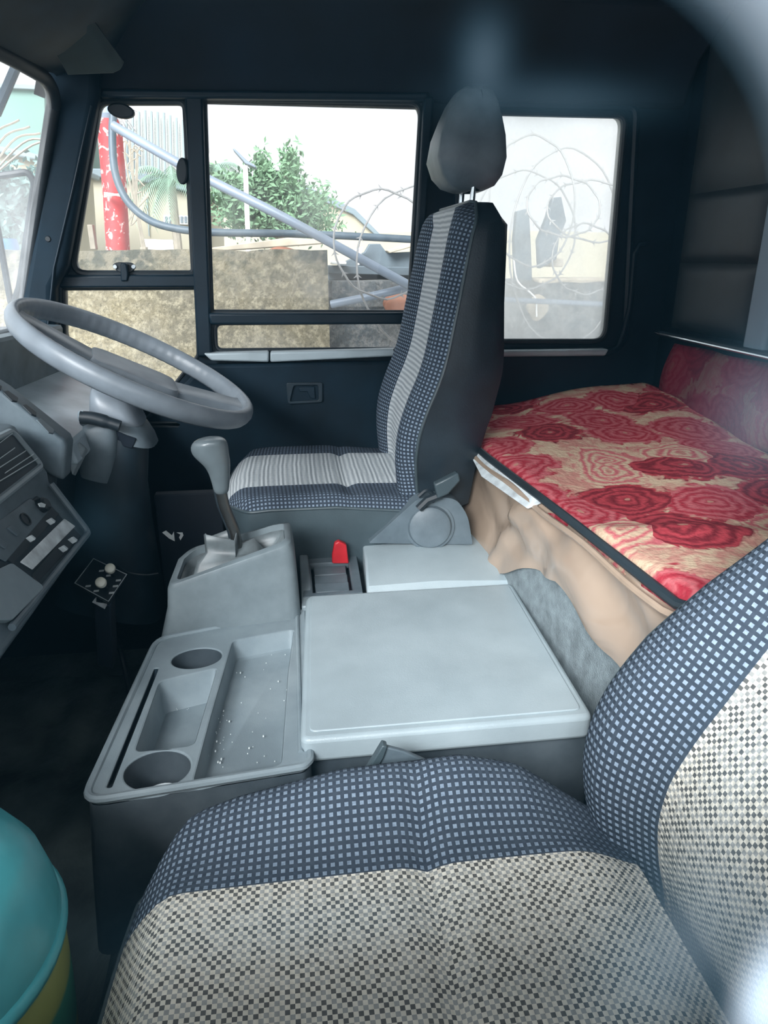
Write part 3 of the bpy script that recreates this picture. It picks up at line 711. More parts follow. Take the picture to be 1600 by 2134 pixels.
# gear lever
gv = thing('gear_lever', 'bent steel gear lever with a worn grey mushroom knob rising from the gaiter', 'gear lever', (-.15, 1.36, .6))
ks = 1.36
rod = cr_spline(ats([(494, 1140), (490, 1112), (480, 1085), (468, 1055), (462, 1030), (458, 1005)], y=ks), 6)
tube('lever_rod', rod, .0112, M['rod'], gv, n=14)
rod2 = [p+Vector((-.010, .004, 0)) for p in rod[4:-2]]
tube('shift_cable', rod2, .006, M['rubber'], gv, n=8)
# knob: lofted horizontal sections, overhanging to the front
L = []
for (xa, xb, py) in ((447, 476, 1030), (444, 478, 1018), (438, 479, 995), (430, 480, 975), (416, 480, 962), (402, 478, 950), (396, 477, 938), (398, 475, 925), (408, 470, 917), (424, 460, 912)):
    a, b = at(xa, py, y=ks), at(xb, py, y=ks); cxk, rk = (a.x+b.x)/2, (b.x-a.x)/2; ry = min(rk*.95, .027+.0*rk) if rk > .02 else rk
    L.append([Vector((cxk+rk*math.cos(t), ks+ry*math.sin(t), a.z)) for t in np.linspace(0, 2*math.pi, 28, endpoint=False)])
loft('lever_knob', L, M['knob'], gv, smooth=60, sub=1)
# red buckle and grey strap end
rbk = slab('seat_belt_buckle', ats([(692, 1158), (697, 1133), (706, 1128), (722, 1136), (727, 1175), (692, 1175)], y=1.495), (0, .016, 0), M['red'], bevel=.003)
tag(rbk, 'small red seat belt release button behind the ashtray panel', 'seat belt')
tk = thing('belt_anchor', 'grey plastic belt anchor poking up between console and nearest seat', 'belt anchor', tuple(at(830, 1600, y=.79)))
slab('anchor_plate', ats([(770, 1606), (800, 1556), (842, 1567), (890, 1588), (930, 1620), (930, 1660), (770, 1640)], y=.79), (0, .008, 0), M['dash'], tk, bevel=.002)
slab('anchor_edge', ats([(762, 1612), (797, 1554), (808, 1557), (800, 1580), (780, 1614)], y=.786), (0, .014, 0), M['skirt'], tk, bevel=.002)

# ---------------------------------------------------------------- dashboard
YD = 1.34
db = thing('dashboard', 'grey dashboard with centre stack, vent, heater sliders and light-topped tray', 'dashboard', (-.7, 1.2, .3))
prof = ats([(22, 882), (34, 888), (100, 982), (104, 1003), (186, 1108), (176, 1126)], y=YD)
top0 = Vector((-.80, YD, prof[0].z+.03)); bot0 = Vector((-.66, YD, .52)); bot1 = Vector((-.80, YD, .45))
body = [top0]+prof+[bot0, bot1]
slab('center_stack', body, (0, -.56, 0), M['dash'], db, bevel=.008, seg=3)
# plane of the vent face and of the control face
def face(a, b):
    d1 = (b-a).normalized(); nrm = Vector((0, 1, 0)).cross(d1).normalized()
    if nrm.x < 0: nrm = -nrm
    return a, nrm
pv, nv_ = face(prof[1], prof[2]); pc, nc_ = face(prof[3], prof[4])
def onf(L, pn, off=0): return [onp(a, b, pn[0]+pn[1]*off, pn[1]) for a, b in L]
VN, CN = (pv, nv_), (pc, nc_)
def fslab(nm, L, pn, off, t, m, par, r=0, bevel=.0015):
    P_ = onf(L, pn, off)
    if r: P_ = rrect(P_, r)
    return slab(nm, P_, pn[1]*t, m, par, bevel=bevel)
av = fslab('air_vent', [(-30, 925), (20, 900), (30, 898), (84, 968), (82, 976), (-30, 1062)], VN, .0005, .004, M['dashdark'], db, r=.006)
P0 = onf([(-30, 925), (24, 898), (86, 972), (-30, 1064)], VN, .004); tube('vent_frame', rrect(P0, .014), .0065, M['console'], av, n=8, closed=True)
for (a, b, c, e) in ((0, 955, 27, 936), (0, 972, 50, 942), (10, 986, 66, 949), (-20, 938, 22, 906), (-20, 1012, 74, 958)):
    q0, q1 = onf([(a-22*(a < 5), b+16*(a < 5)), (c, e)], VN, .007)
    slab('vent_slat', [q0-Vector((0, 0, .001)), q1-Vector((0, 0, .001)), q1+nv_*.0045, q0+nv_*.0045], (0, 0, .0015), M['slider'], av, bevel=0)
# control panel with raised side frame
rimc = onf([(98, 997), (180, 1103), (183, 1112), (18, 1316)], CN, .008)
tube('panel_rim', rrect(rimc, .012)[5:-5], .006, M['dash'], db, n=8)
cp = fslab('control_panel', [(-30, 1110), (75, 1035), (100, 1050), (152, 1110), (150, 1116), (60, 1226), (-30, 1190)], CN, .0005, .003, M['dashdark'], db, r=.003)
fslab('switch_strip', [(-30, 1105), (60, 1040), (96, 1062), (98, 1068), (10, 1172), (-30, 1150)], CN, .003, .003, M['dash'], cp, r=.003)
fslab('slider_slot', [(8, 1163), (106, 1058), (122, 1072), (26, 1177)], CN, .0035, .002, M['rubber'], cp)
fslab('silver_strip', [(40, 1172), (132, 1082), (155, 1098), (66, 1188)], CN, .0035, .003, M['silver'], cp)
fslab('slider_slot', [(64, 1200), (150, 1100), (168, 1118), (78, 1214)], CN, .0035, .002, M['rubber'], cp)
for a, b in ((101, 1090), (59, 1126), (147, 1129), (127, 1147)):
    s_ = fslab('slider_knob', [(a-7, b-4), (a-3, b-6), (a+6, b+1), (a+4, b+5)], CN, .005, .010, M['slider'], cp, bevel=.001)
cl_ = onf([(83, 1056)], CN, .004)[0]; rk_ = lathe('rotary_knob', [(.014, 0), (.013, .012), (.009, .016), (.001, .016)], cl_, M['rubber'], cp, axis=nc_, n=24)
fslab('knob_mark', [(78, 1050), (84, 1048), (94, 1052), (92, 1058), (82, 1057)], CN, .021, .002, M['slider'], rk_, bevel=.0005)
lathe('lighter_socket', [(.012, 0), (.012, .003), (.009, .003), (.009, .0015), (.001, .0015)], onf([(52, 1083)], CN, .006)[0], M['rubber'], cp, axis=nc_, n=24)
for a, b in ((28, 1107), (2, 1134)):
    fslab('push_button', [(a-16, b-6), (a-8, b-12), (a+13, b+3), (a+6, b+12)], CN, .006, .003, M['dash'], cp, r=.002)
fslab('ashtray_door', [(-30, 1200), (12, 1180), (76, 1226), (78, 1234), (12, 1300), (-30, 1300)], CN, .002, .012, M['console'], db, r=.005, bevel=.003)
# binnacle wall with its row of rocker switches, and the tray in front of the driver
bw = [at(a, b, y=YD+.03) for a, b in ((-60, 775), (0, 812), (132, 916), (138, 930), (132, 1004), (100, 990), (-60, 872))]
bn = slab('switch_bank', bw, (0, .055, 0), M['dash'], db, bevel=.008, seg=3)
n0 = Vector((bw[2]-bw[1])).cross(Vector((0, 1, 0))).normalized(); n0 = n0 if n0.z > 0 else -n0
BN = (bw[1], n0)
for L_ in ([(4, 818), (14, 816), (36, 832), (34, 840), (24, 838)], [(-30, 800), (-22, 795), (2, 808), (0, 816), (-8, 814)], [(44, 846), (52, 845), (74, 862), (74, 870), (64, 866)]):
    fslab('rocker_switch', L_, BN, .001, .004, M['rubber'], bn, r=.002)
fslab('rocker_switch', [(74, 876), (84, 874), (112, 898), (110, 906), (100, 904)], BN, .001, .003, M['dash'], bn, r=.002)
ty = [Vector((-.84, YD+.085, .96)), Vector((-.62, YD+.085, .93)), Vector((-.45, YD+.085, .875)), Vector((-.44, YD+.085, .83)), Vector((-.84, YD+.085, .83))]
slab('dash_tray', ty, (0, .60, 0), M['tray'], db, bevel=.006)
rm = [at(-40, 752, y=1.36), at(60, 728, y=1.5), at(136, 714, y=1.62)]
rr1 = [Vector((-.70, 1.36, 1.062)), Vector((-.665, 1.6, 1.062)), Vector((-.64, 2.04, 1.055))]
loft('dash_rim', [[p+Vector(v) for v in ((0, 0, 0), (.022, 0, -.004), (.026, 0, -.012), (.01, 0, -.13), (-.03, 0, -.13))] for p in [rr1[0]+Vector((-.05, -.9, 0)), rr1[0]]+rr1[1:]], M['dash'], db, smooth=30)
slab('dash_top', [(-1.0, .35, .93), (-.70, .35, .93), (-.70, 2.04, .93), (-1.0, 2.04, .93)], (0, 0, .12), M['dashdark'], db, bevel=.01)
slab('lower_dash', [(-.80, YD+.05, .88), (-.47, YD+.05, .86), (-.50, YD+.05, .70), (-.66, YD+.05, .45), (-.80, YD+.05, .40)], (0, .66, 0), M['dashdark'], db, bevel=.02)
slab('tray_lip', [at(140, 962, y=1.43), at(164, 920, y=1.47), at(178, 934, y=1.47), at(150, 990, y=1.43)], (0, .02, -.01), M['console'], db, bevel=.003)

# ---------------------------------------------------------------- steering wheel and column
SC = Vector((-.345, 1.655, 1.003)); A = .484; RW = .264
su = Vector((math.cos(A), 0, -math.sin(A))); sn = Vector((math.sin(A), 0, math.cos(A))); sv = Vector((0, 1, 0))
sw = thing('steering_wheel', 'big two-spoke grey truck steering wheel with finger-grip rim', 'steering wheel', tuple(SC))
nR, nt = 220, 14; V, Fc = [], []
for i in range(nR):
    t = 2*math.pi*i/nR; rad = su*math.cos(t)+sv*math.sin(t)
    for k in range(nt):
        a = 2*math.pi*k/nt; r = .0178
        if math.cos(a) < -.1: r -= .0018*(.5+.5*math.cos(t*64))*(-math.cos(a))     # finger bumps inside the rim
        V.append(SC-sn*.006+rad*(RW+r*math.cos(a)*.80+(.004 if math.sin(a) < 0 else 0)*math.sin(a))+sn*(r*math.sin(a)*1.32))
for i in range(nR):
    c = (i+1) % nR
    for k in range(nt): j = (k+1) % nt; Fc.append((i*nt+k, i*nt+j, c*nt+j, c*nt+k))
link('rim', mesh(V, Fc), M['wheel'], sw, smooth=80)
def wp(a, b, h): a, b = a*math.cos(.27)-b*math.sin(.27), a*math.sin(.27)+b*math.cos(.27); return SC+su*a+sv*b+sn*h
hb = loft('hub_pad', [[wp(x, y, h) for x, y in [(v.x*s_, v.y*s_) for v in rrect([(-.10, -.065, 0), (.10, -.065, 0), (.10, .065, 0), (-.10, .065, 0)], .03)]] for h, s_ in ((-.085, .75), (-.055, .98), (-.026, 1), (-.019, .95), (-.017, .85))], M['wheel'], sw, smooth=35)
for s_ in (1, -1):
    Ls = []
    for k in range(9):
        q = k/8; x = s_*lerp(.07, RW-.004, q); h = lerp(-.034, -.008, q); w_ = lerp(.045, .034, q) if q < .9 else .05
        Ls.append([wp(x, y, h+z) for y, z in ((-w_, -.010), (-w_, .006), (-w_*.8, .010), (w_*.8, .010), (w_, .006), (w_, -.010))])
    loft('spoke', Ls, M['wheel'], sw, smooth=40)
tube('hub_boss', [SC-sn*.05, SC-sn*.12], .035, M['dashdark'], sw, n=20)
cl = thing('steering_column', 'grey steering column shroud with stalk below the steering wheel', 'steering column', (-.44, 1.64, .3))
def sect(c, ax, hx, hy, n=28, p=3.2):
    ex = Vector((1, 0, 0)); ex = (ex-ax*ex.dot(ax)).normalized(); ey = Vector((0, 1, 0)); out = []
    for i in range(n):
        t = 2*math.pi*i/n; cx_, sy_ = math.cos(t), math.sin(t)
        out.append(c+ex*(hx*math.copysign(abs(cx_)**(2/p), cx_))+ey*(hy*math.copysign(abs(sy_)**(2/p), sy_)))
    return out
def colc(px, py, y=1.62): return at(px, py, y=y)
ax = Vector((.30, 0, .95)).normalized()
loft('column_head', [sect(colc(250, 876), ax, .052, .06), sect(colc(247, 862), ax, .058, .065), sect(colc(240, 835), ax, .050, .06), sect(colc(236, 818), ax, .044, .05), sect(colc(232, 806), ax, .03, .035)], M['wheel'], cl, smooth=50)
loft('column_collar', [sect(colc(262, 908), ax, .070, .07), sect(colc(256, 890), ax, .068, .07), sect(colc(248, 868), ax, .060, .062)], M['dash'], cl, smooth=50)
loft('column_shroud', [sect(colc(232, 1250), ax, .13, .10), sect(colc(228, 1060), ax, .095, .085), sect(colc(226, 990), ax, .086, .08), sect(colc(232, 940), ax, .080, .078), sect(colc(240, 890), ax, .072, .07), sect(colc(248, 872), ax, .055, .06)], M['dashdark'], cl, smooth=50)
loft('shroud_face', [sect(colc(205, 992, 1.575), ax, .036, .04), sect(colc(206, 935, 1.57), ax, .045, .045), sect(colc(214, 895, 1.57), ax, .038, .04), sect(colc(225, 880, 1.57), ax, .02, .03)], M['dash'], cl, smooth=50)
tube('control_stalk', cr_spline(ats([(250, 888), (225, 880), (195, 872), (168, 870)], y=1.53), 5), [.012]*6+[.014]*10, M['rubber'], cl, n=12)
lathe('stalk_cap', [(.001, .002), (.012, .0), (.014, -.006)], at(166, 869, y=1.53), M['tray'], cl, axis=(-.8, -.6, .1), n=16)
slab('ignition_recess', ats([(228, 905), (234, 895), (284, 915), (276, 936), (224, 925)], y=1.55), (0, .02, 0), M['roof'], cl, bevel=.003)
slab('control_stalk', ats([(360, 884), (366, 878), (378, 884), (372, 892)], y=1.70), (-.25, .0, .01), M['rubber'], cl, bevel=.002)

# ---------------------------------------------------------------- trailer-brake style control box on a bracket
vb = thing('control_box', 'small clear-topped lever box with two cream knobs below the dashboard', 'control box', tuple(at(215, 1240, z=.5)))
pb = ats([(195, 1165), (264, 1198), (226, 1254), (156, 1216)], z=.585)
bxp = slab('face_plate', pb, (0, 0, -.006), M['quilt'], vb, bevel=.001)
tube('plate_edge', [p+Vector((0, 0, .001)) for p in pb], .0012, M['slider'], bxp, n=6, closed=True)
fp = lambda a, b: at(a, b, z=.586)
for a, b in ((211, 1190), (183, 1222), (226, 1200), (246, 1210), (240, 1222), (232, 1236), (200, 1232)):
    q = fp(a, b); slab('gear_mark', [q+Vector(v) for v in ((-.004, -.004, 0), (.006, -.003, 0), (.005, .005, 0), (-.005, .004, 0))], (0, 0, .0008), M['print'], bxp, bevel=0)
for a, b, a2, b2 in ((236, 1200, 230, 1186), (222, 1228, 211, 1215)):
    b_, t_ = at(a, b, z=.586), at(a2, b2, z=.615)
    tube('small_lever', [b_, t_], .0045, M['rubber'], vb, n=8)
    lathe('lever_tip', [(.004, -.008), (.009, -.006), (.011, .002), (.010, .008), (.006, .012), (.001, .013)], t_, M['white'], vb, axis=(t_-b_).normalized(), n=18)
slab('label_tag', ats([(203, 1240), (228, 1250), (218, 1268), (192, 1254)], z=.575), (0, 0, -.002), M['silver'], vb, bevel=.0005)
slab('bracket', ats([(198, 1232), (240, 1232), (230, 1262), (196, 1256)], z=.575), (-.02, .02, -.16), M['roof'], vb, bevel=.004)
tube('bracket_leg', cr_spline([at(215, 1262, z=.50), at(222, 1330, z=.35), at(250, 1350, z=.2), Vector((-.45, 1.6, .02))], 6), .008, M['rubber'], vb, n=8)
tag(tube('cable', cr_spline([at(228, 1165, y=1.55), at(262, 1190, y=1.5), at(300, 1198, y=1.5), at(330, 1195, y=1.5)], 8), .002, M['quilt'], n=6), 'thin dark cable drooping behind the two-knob lever box', 'cable')
# rubber floor mat, crumpled, in the passenger footwell
V, Fc = [], []; n1 = 60
for i in range(n1+1):
    for j in range(n1+1):
        x = lerp(-.95, -.33, i/n1); y = lerp(.15, 1.9, j/n1)
        z = .02+.010*math.sin(x*13+y*5+2*math.sin(y*4))*math.sin(y*6-x*5+1)+.006*math.sin(x*31-y*9+3*math.sin(x*9+y*3))+.10*sm(x, -.42, -.33)
        V.append(Vector((x, y, z+.02)))
for i in range(n1):
    for j in range(n1): p = i*(n1+1)+j; Fc.append((p, p+n1+1, p+n1+2, p+1))
tag(link('floor_mat', mesh(V, Fc), M['floor'], None, smooth=80), 'crumpled dirty rubber floor mat in the dark footwell', 'floor mat')
# pedals
for a, b in ((362, 1110), (345, 1128)):
    pass
# ---------------------------------------------------------------- plastic container at the passenger's feet
cn = thing('storage_tub', 'turquoise domed plastic tub with a green and yellow striped body in the near corner', 'container', (-.415, .56, .10))
def grad(name, a, b, c):
    n = N(name); s_ = n.add('SeparateXYZ'); n.l.new(n.obj(), s_.inputs[0])
    z = n.math('ADD', s_.outputs[2], n.math('MULTIPLY', s_.outputs[0], .35))
    f = n.math('FRACT', n.math('MULTIPLY', z, 7.5)); st_ = n.ramp(n.math('ABSOLUTE', n.math('SUBTRACT', f, .5)), .16, .22)
    return n.fin(n.mix(st_, a, n.mix(n.noise(4), b, c)), .35)
M['tublid'] = plain('turquoise_plastic', (.10, .50, .55), .28, sc=7, amt=.3, bump=.2, bsc=20, bd=.01)
M['tubbody'] = grad('green_yellow_stripes', (.36, .40, .12), (.04, .26, .19), (.08, .30, .20))
cxy = (-.415, .56)
lathe('tub_body', [(.11, .0), (.12, .09), (.136, .33), (.143, .43), (.145, .49), (.143, .525)], (*cxy, .035), M['tubbody'], cn, n=56, smooth=60)
ld = lathe('tub_lid', [(.145, .522), (.147, .532), (.145, .556), (.138, .590), (.120, .625), (.09, .650), (.05, .666), (.001, .670)], (*cxy, .035), M['tublid'], cn, n=56, smooth=80)
lathe('lid_rim', [(.143, .515), (.150, .518), (.152, .528), (.147, .536)], (*cxy, .035), M['tublid'], ld, n=56, smooth=60)

# crumbs and grit lying in the console trays
V, Fc = [], []; r_ = random.Random(3)
for q in range(70):
    a, b = (r_.uniform(430, 470), r_.uniform(1480, 1600)) if q < 25 else ((r_.uniform(470, 600), r_.uniform(1360, 1590)) if q < 55 else (r_.uniform(330, 400), r_.uniform(1450, 1480)))
    c = at(a, b, z=ZT-.034 if q < 55 else ZT-.054); s_ = r_.choice([.0008, .001, .0012, .002])
    v, f = boxm(c+Vector((0, 0, s_*.5)), (s_, s_*1.3, s_)); k_ = len(V); V += v; Fc += [tuple(i+k_ for i in w_) for w_ in f]
tag(link('crumbs', mesh(V, Fc), M['print'], None, smooth=0), 'pale crumbs and grit scattered in the console trays', 'crumbs', kind='stuff')
# torn label scraps on the driver seat plinth
tl = slab('label_scrap', ats([(338, 1110), (346, 1106), (358, 1116), (362, 1108), (364, 1128), (352, 1122)], y=1.66), (0, .002, 0), M['print'], bevel=0)
tag(tl, 'ragged pale label scrap in the dark beside the driver footwell, left piece', 'label scrap')
tl = slab('label_scrap', ats([(368, 1110), (380, 1110), (382, 1116), (376, 1126), (373, 1120), (376, 1114)], y=1.66), (0, .002, 0), M['print'], bevel=0)
tag(tl, 'hook-shaped pale label scrap in the dark beside the driver footwell, right piece', 'label scrap')
st(box('trim_6', (-.27, 1.68, .33), (.16, .03, .70), M['roof'], bevel=.004))
# ---------------------------------------------------------------- outside the cab
def rough_wall(name, col1, col2, col3, sc=13):
    n = N(name); f = n.noise(sc, 9, rough=.7); f2 = n.noise(sc*.3, 4); f3 = n.noise(sc*5, 4, rough=.7)
    c = n.mix(n.ramp(f2, .4, .65), col1, col2); c = n.mix(n.ramp(n.noise(sc*2.2, 9, rough=.75), .46, .62), c, col3); c = n.mix(n.math('MULTIPLY', n.ramp(f3, .48, .68), .65), c, tuple(v*.45 for v in col2))
    sz = n.add('SeparateXYZ'); n.l.new(n.obj(), sz.inputs[0])
    c = n.mix(n.math('MULTIPLY', n.ramp(n.math('ADD', sz.outputs[2], n.math('MULTIPLY', n.noise(7, 6), .45)), 2.46, 2.62), .85), c, n.mix(n.ramp(n.noise(24, 6), .45, .55), (.06, .07, .06), (.22, .20, .15)))
    n.bump(n.noise(sc*4, 8, rough=.7), .8, .02); return n.fin(c, .9)
M['conc'] = rough_wall('weathered_rubble_concrete', (.27, .23, .14), (.18, .16, .11), (.42, .375, .26))
M['conc2'] = rough_wall('grey_mossy_rubble', (.09, .115, .13), (.16, .16, .15), (.26, .26, .25))
M['ground'] = plain('dusty_ground', (.42, .38, .30), .9, sc=2, amt=.3, bump=.5, bsc=30, bd=.02)
M['cream'] = plain('cream_render', (.34, .315, .24), .9, sc=.6, amt=.08)
M['greyroof'] = plain('grey_sheet_roof', (.20, .25, .27), .7, sc=1, amt=.1)
M['teal'] = plain('pale_green_cladding', (.13, .23, .20), .7, sc=.5, amt=.08)
M['galv'] = plain('galvanised_pipe', (.17, .21, .26), .45, .1, sc=6, amt=.15)
M['wire'] = plain('razor_wire_steel', (.27, .27, .265), .5, .3, bump=0)
M['hose'] = plain('dark_blue_hose', (.06, .09, .115), .5, bump=0)
M['rope'] = plain('white_cord', (.8, .8, .76), .8, bump=0)
M['brick'] = plain('orange_brick', (.36, .16, .10), .9, sc=12, amt=.25)
M['slate'] = plain('dark_scrap_sheet', (.10, .13, .15), .6, sc=6, amt=.4)
M['sheetroof'] = plain('dark_sheet_roof', (.13, .17, .19), .7, sc=1, amt=.1)
M['timber'] = plain('weathered_plank', (.45, .39, .30), .9, sc=10, amt=.25)
M['leaf'] = plain('green_leaves', (.13, .23, .13), .7, sc=3, amt=.35, bump=0)
M['palm'] = plain('grey_green_fronds', (.18, .29, .21), .7, sc=3, amt=.3, bump=0)
M['dark_leaf'] = plain('dark_hedge_leaves', (.12, .22, .20), .7, sc=3, amt=.4, bump=0)
M['barrel'] = plain('blue_plastic', (.03, .16, .42), .4, bump=0)
M['bark'] = plain('grey_bark', (.28, .25, .2), .9)
def red_paint():
    n = N('flaking_red_paint'); c = n.mix(n.ramp(n.noise(26, 6, rough=.65, dist=.6), .55, .60), (.42, .03, .035), (.66, .56, .52)); n.bump(n.noise(30, 4), .4, .003); return n.fin(c, .6)
M['redpole'] = red_paint()
GZ = -1.15
o = box('ground', (0, 22, GZ-.1), (90, 39, .2), M['ground'], bevel=0); st(o)
def jag(x0, x1, z, n, a, seed):
    r = random.Random(seed); return [(lerp(x0, x1, i/n), z+r.uniform(-a, a)) for i in range(n+1)]
YQ = 3.2
zt = at(500, 522, y=YQ).z; xj = at(684, 600, y=YQ).x
top = jag(-4.0, xj, zt, 60, .006, 3)
cw = slab('concrete_wall', [Vector((a, YQ, b)) for a, b in top]+[Vector((xj, YQ, GZ)), Vector((-4, YQ, GZ))], (0, .22, 0), M['conc'], bevel=0, smooth=0)
tag(cw, 'weathered buff concrete yard wall standing close outside the driver windows', 'wall')
zr = at(760, 590, y=3.35).z
top = jag(xj-.02, 5.0, zr, 50, .012, 5)
o = slab('rubble_wall', [Vector((a, 3.34, b)) for a, b in top]+[Vector((5, 3.34, GZ)), Vector((xj-.02, 3.34, GZ))], (0, .3, 0), M['conc2'], bevel=0, smooth=0)
tag(o, 'lower dark mossy rubble wall continuing right of the buff concrete wall', 'wall')
# scrap sheets, planks, bricks lying on the walls
def scrap(nm, L, y, t, m, lab, cat, grp=None, bev=.004):
    o = slab(nm, ats(L, y=y), (0, t, 0), M[m], bevel=bev); tag(o, lab, cat, grp); return o
scrap('plank', [(441, 516), (600, 495), (652, 498), (690, 506), (560, 516), (441, 524)], 3.50, .3, 'timber', 'long pale plank lying along the top of the buff wall', 'plank')
scrap('metal_sheet', [(684, 562), (760, 525), (770, 508), (792, 508), (806, 527), (866, 524), (864, 582), (684, 584)], 3.62, .05, 'slate', 'dark notched metal sheet propped behind the loop of razor wire', 'metal sheet')
scrap('beam', [(684, 553), (870, 557), (870, 575), (684, 570)], 3.5, .12, 'slate', 'grey beam lying flat on the low rubble wall', 'beam')
scrap('plank', [(690, 544), (722, 545), (722, 552), (690, 551)], 3.45, .1, 'rope', 'short white board end at the corner of the buff wall', 'plank')
scrap('plank', [(806, 522), (858, 505), (858, 515), (812, 528)], 3.55, .1, 'timber', 'splintered pale sticks beside the notched metal sheet', 'plank')
scrap('board', [(734, 522), (757, 513), (754, 524), (749, 553), (744, 553), (742, 527)], 3.54, .04, 'rope', 'white scrap board left of the notched metal sheet', 'board')
scrap('wall_rubble', [(690, 585), (868, 585), (868, 640), (690, 640)], 3.325, .05, 'conc2', 'band of broken masonry facing on the rubble wall', 'rubble')
def rock(nm, px, py, y, rx, rz, m, lab):
    c = at(px, py, y=y); bm = bmesh.new(); bmesh.ops.create_icosphere(bm, subdivisions=3, radius=1); r = random.Random(px)
    for v in bm.verts:
        k = 1+.18*math.sin(v.co.x*4+px)+.12*math.sin(v.co.y*7+v.co.z*5); v.co = Vector((v.co.x*rx*k, v.co.y*rx*.5*k, v.co.z*rz*k))+c
    me = bpy.data.meshes.new('m'); bm.to_mesh(me); bm.free(); return tag(link(nm, me, M[m], None, smooth=60), lab, 'stone')
o = rock('roof_tile', 586, 523, 3.3, .070, .016, 'brick', 'small orange clay piece lying on top of the buff wall'); o['category'] = 'clay piece'
rock('sandstone_block', 832, 632, 3.28, .085, .045, 'brick', 'orange stone in front of the rubble wall at the lower window corner')
rock('stone', 1120, 640, 3.28, .06, .05, 'timber', 'pale stone below the wire coils seen through the fogged window')
box('stone_block', tuple(at(1180, 605, y=3.5)), (.36, .2, .12), M['timber'], bevel=.01); tag(bpy.data.objects['stone_block'], 'squared pale block on the rubble wall behind the fogged window', 'stone')
box('brick', tuple(at(1152, 547, y=3.5)), (.07, .1, .04), M['timber'], bevel=.005); tag(bpy.data.objects['brick'], 'small pale brick perched above the squared block behind fogged glass', 'brick')
# pipes
def pipe(nm, L, r, m, lab, cat, n=14, k=8):
    return tag(tube(nm, cr_spline(L, k), r, M[m], None, n=n), lab, cat)
pipe('steel_pipe', [at(236, 262, y=3.35), at(400, 356, y=3.22), at(600, 458, y=3.1), at(880, 610, y=3.05)], .019, 'galv', 'long grey pipe slanting down from the red post across both windows', 'pipe')
pipe('steel_pipe', [at(690, 634, y=3.2), at(770, 618, y=3.15), at(880, 592, y=3.1)], .017, 'galv', 'short open-ended grey pipe resting low against the rubble wall', 'pipe')
pipe('steel_pipe', [at(1040, 624, y=3.2), at(1290, 636, y=3.2)], .012, 'galv', 'thin horizontal pipe low behind the fogged rear side window', 'pipe')
pipe('hose', [at(236, 232, y=3.42), at(234, 290, y=3.40), at(240, 360, y=3.38), at(262, 414, y=3.36), at(300, 452, y=3.34), at(350, 473, y=3.3), at(440, 484, y=3.28), at(640, 488, y=3.28), at(880, 500, y=3.28)], .016, 'hose', 'dark blue hose tied to the red post and sagging away to the right', 'hose')
# red post with cap plate and cord
rp = thing('red_post', 'red flaking painted post standing behind the buff wall', 'post', tuple(at(246, 522, y=3.5)))
a_, b_ = at(247, 540, y=3.55), at(227, 250, y=3.55)
tube('post', [a_, a_.lerp(b_, .5)+Vector((.004, 0, 0)), b_], .052, M['redpole'], rp, n=20)
lathe('post_cap', [(.045, 0), (.05, .02), (.03, .06), (.012, .12)], b_, M['galv'], rp, n=16)
for q in range(3):
    p0 = at(218, 402+4*q, y=3.47); p1 = at(265, 411-3*q, y=3.40); pm = (p0+p1)/2+Vector((0, -.03, 0))
    tube('tie_cord', cr_spline([p0, pm, p1], 5), .004, M['rope'], rp, n=6)
r_ = random.Random(4)
for q in range(7):
    s0 = b_+Vector((.02, -.05, .02)); s1 = s0+Vector((r_.uniform(.04, .12), -.02, r_.uniform(-.10, .03)))
    tube('frayed_wire', cr_spline([s0, (s0+s1)/2+Vector((0, 0, .03)), s1], 4), .003, M['wire'], rp, n=5)
# razor wire coils
def coil(lab, c, r, y, tilt, turns=1.0, ph=0, rz=None):
    pts = []; n = int(44*turns)
    C0 = at(*c, y=y); R = r/F*(y*1.0)
    for i in range(n+1):
        t = ph+2*math.pi*i/44
        pts.append(C0+Vector((R*math.cos(t)*1.0, tilt*R*math.sin(t+.5), R*(rz or 1)*math.sin(t)+.004*math.sin(9*t))))
    Vv, Ff = tubem(pts, .0042, 6)
    for i in range(2, n, 3):     # blades
        p = pts[i]; t = (pts[i+1 if i < n else i]-pts[i-1]).normalized(); s = t.cross(Vector((0, 1, 0))).normalized()
        for sg in (1, -1):
            b = len(Vv); Vv += [p+t*.006, p-t*.006, p+s*sg*.018+t*.014, p+Vector((0, .003, 0))]; Ff += [(b, b+1, b+2), (b, b+2, b+3), (b+1, b+3, b+2)]
    return tag(link('razor_wire', mesh(Vv, Ff), M['wire'], None, smooth=0), lab, 'razor wire')
coil('razor wire loop circling in front of the notched metal sheet', (800, 508), 100, 3.0, .5, 1.0)
coil('razor wire arc rising above the slanting pipe at the window edge', (905, 560), 160, 3.05, .6, .62, 1.2)
RL = ['leftmost tall razor wire loop behind the fogged rear window, above the square stake', 'upright oval razor wire loop highest of those behind the fogged window', 'wide razor wire loop crossing low behind the headrest posts and fogged window', 'flat razor wire loop reaching the right edge of the fogged window', 'largest razor wire ring hanging low behind the cloth-wrapped stake', 'small razor wire ring in the lower right of the fogged window']
ff = [((1110, 420), 92, 1.3), ((1175, 430), 80, .7), ((1095, 480), 110, 1.0), ((1240, 440), 105, .55), ((1180, 520), 125, 1.5), ((1220, 540), 75, .9)]
for i, (c, r, e) in enumerate(ff):
    o = coil(RL[i], c, r, 3.1+.04*i, .3, 1.0, i*1.3, e); o['group'] = 'razor wire coils behind the fogged window'
scrap('fence_stake', [(1078, 440), (1102, 434), (1106, 500), (1110, 610), (1076, 612), (1072, 500)], 3.45, .05, 'slate', 'square dark stake left of the cloth-wrapped stake behind fogged glass', 'stake')
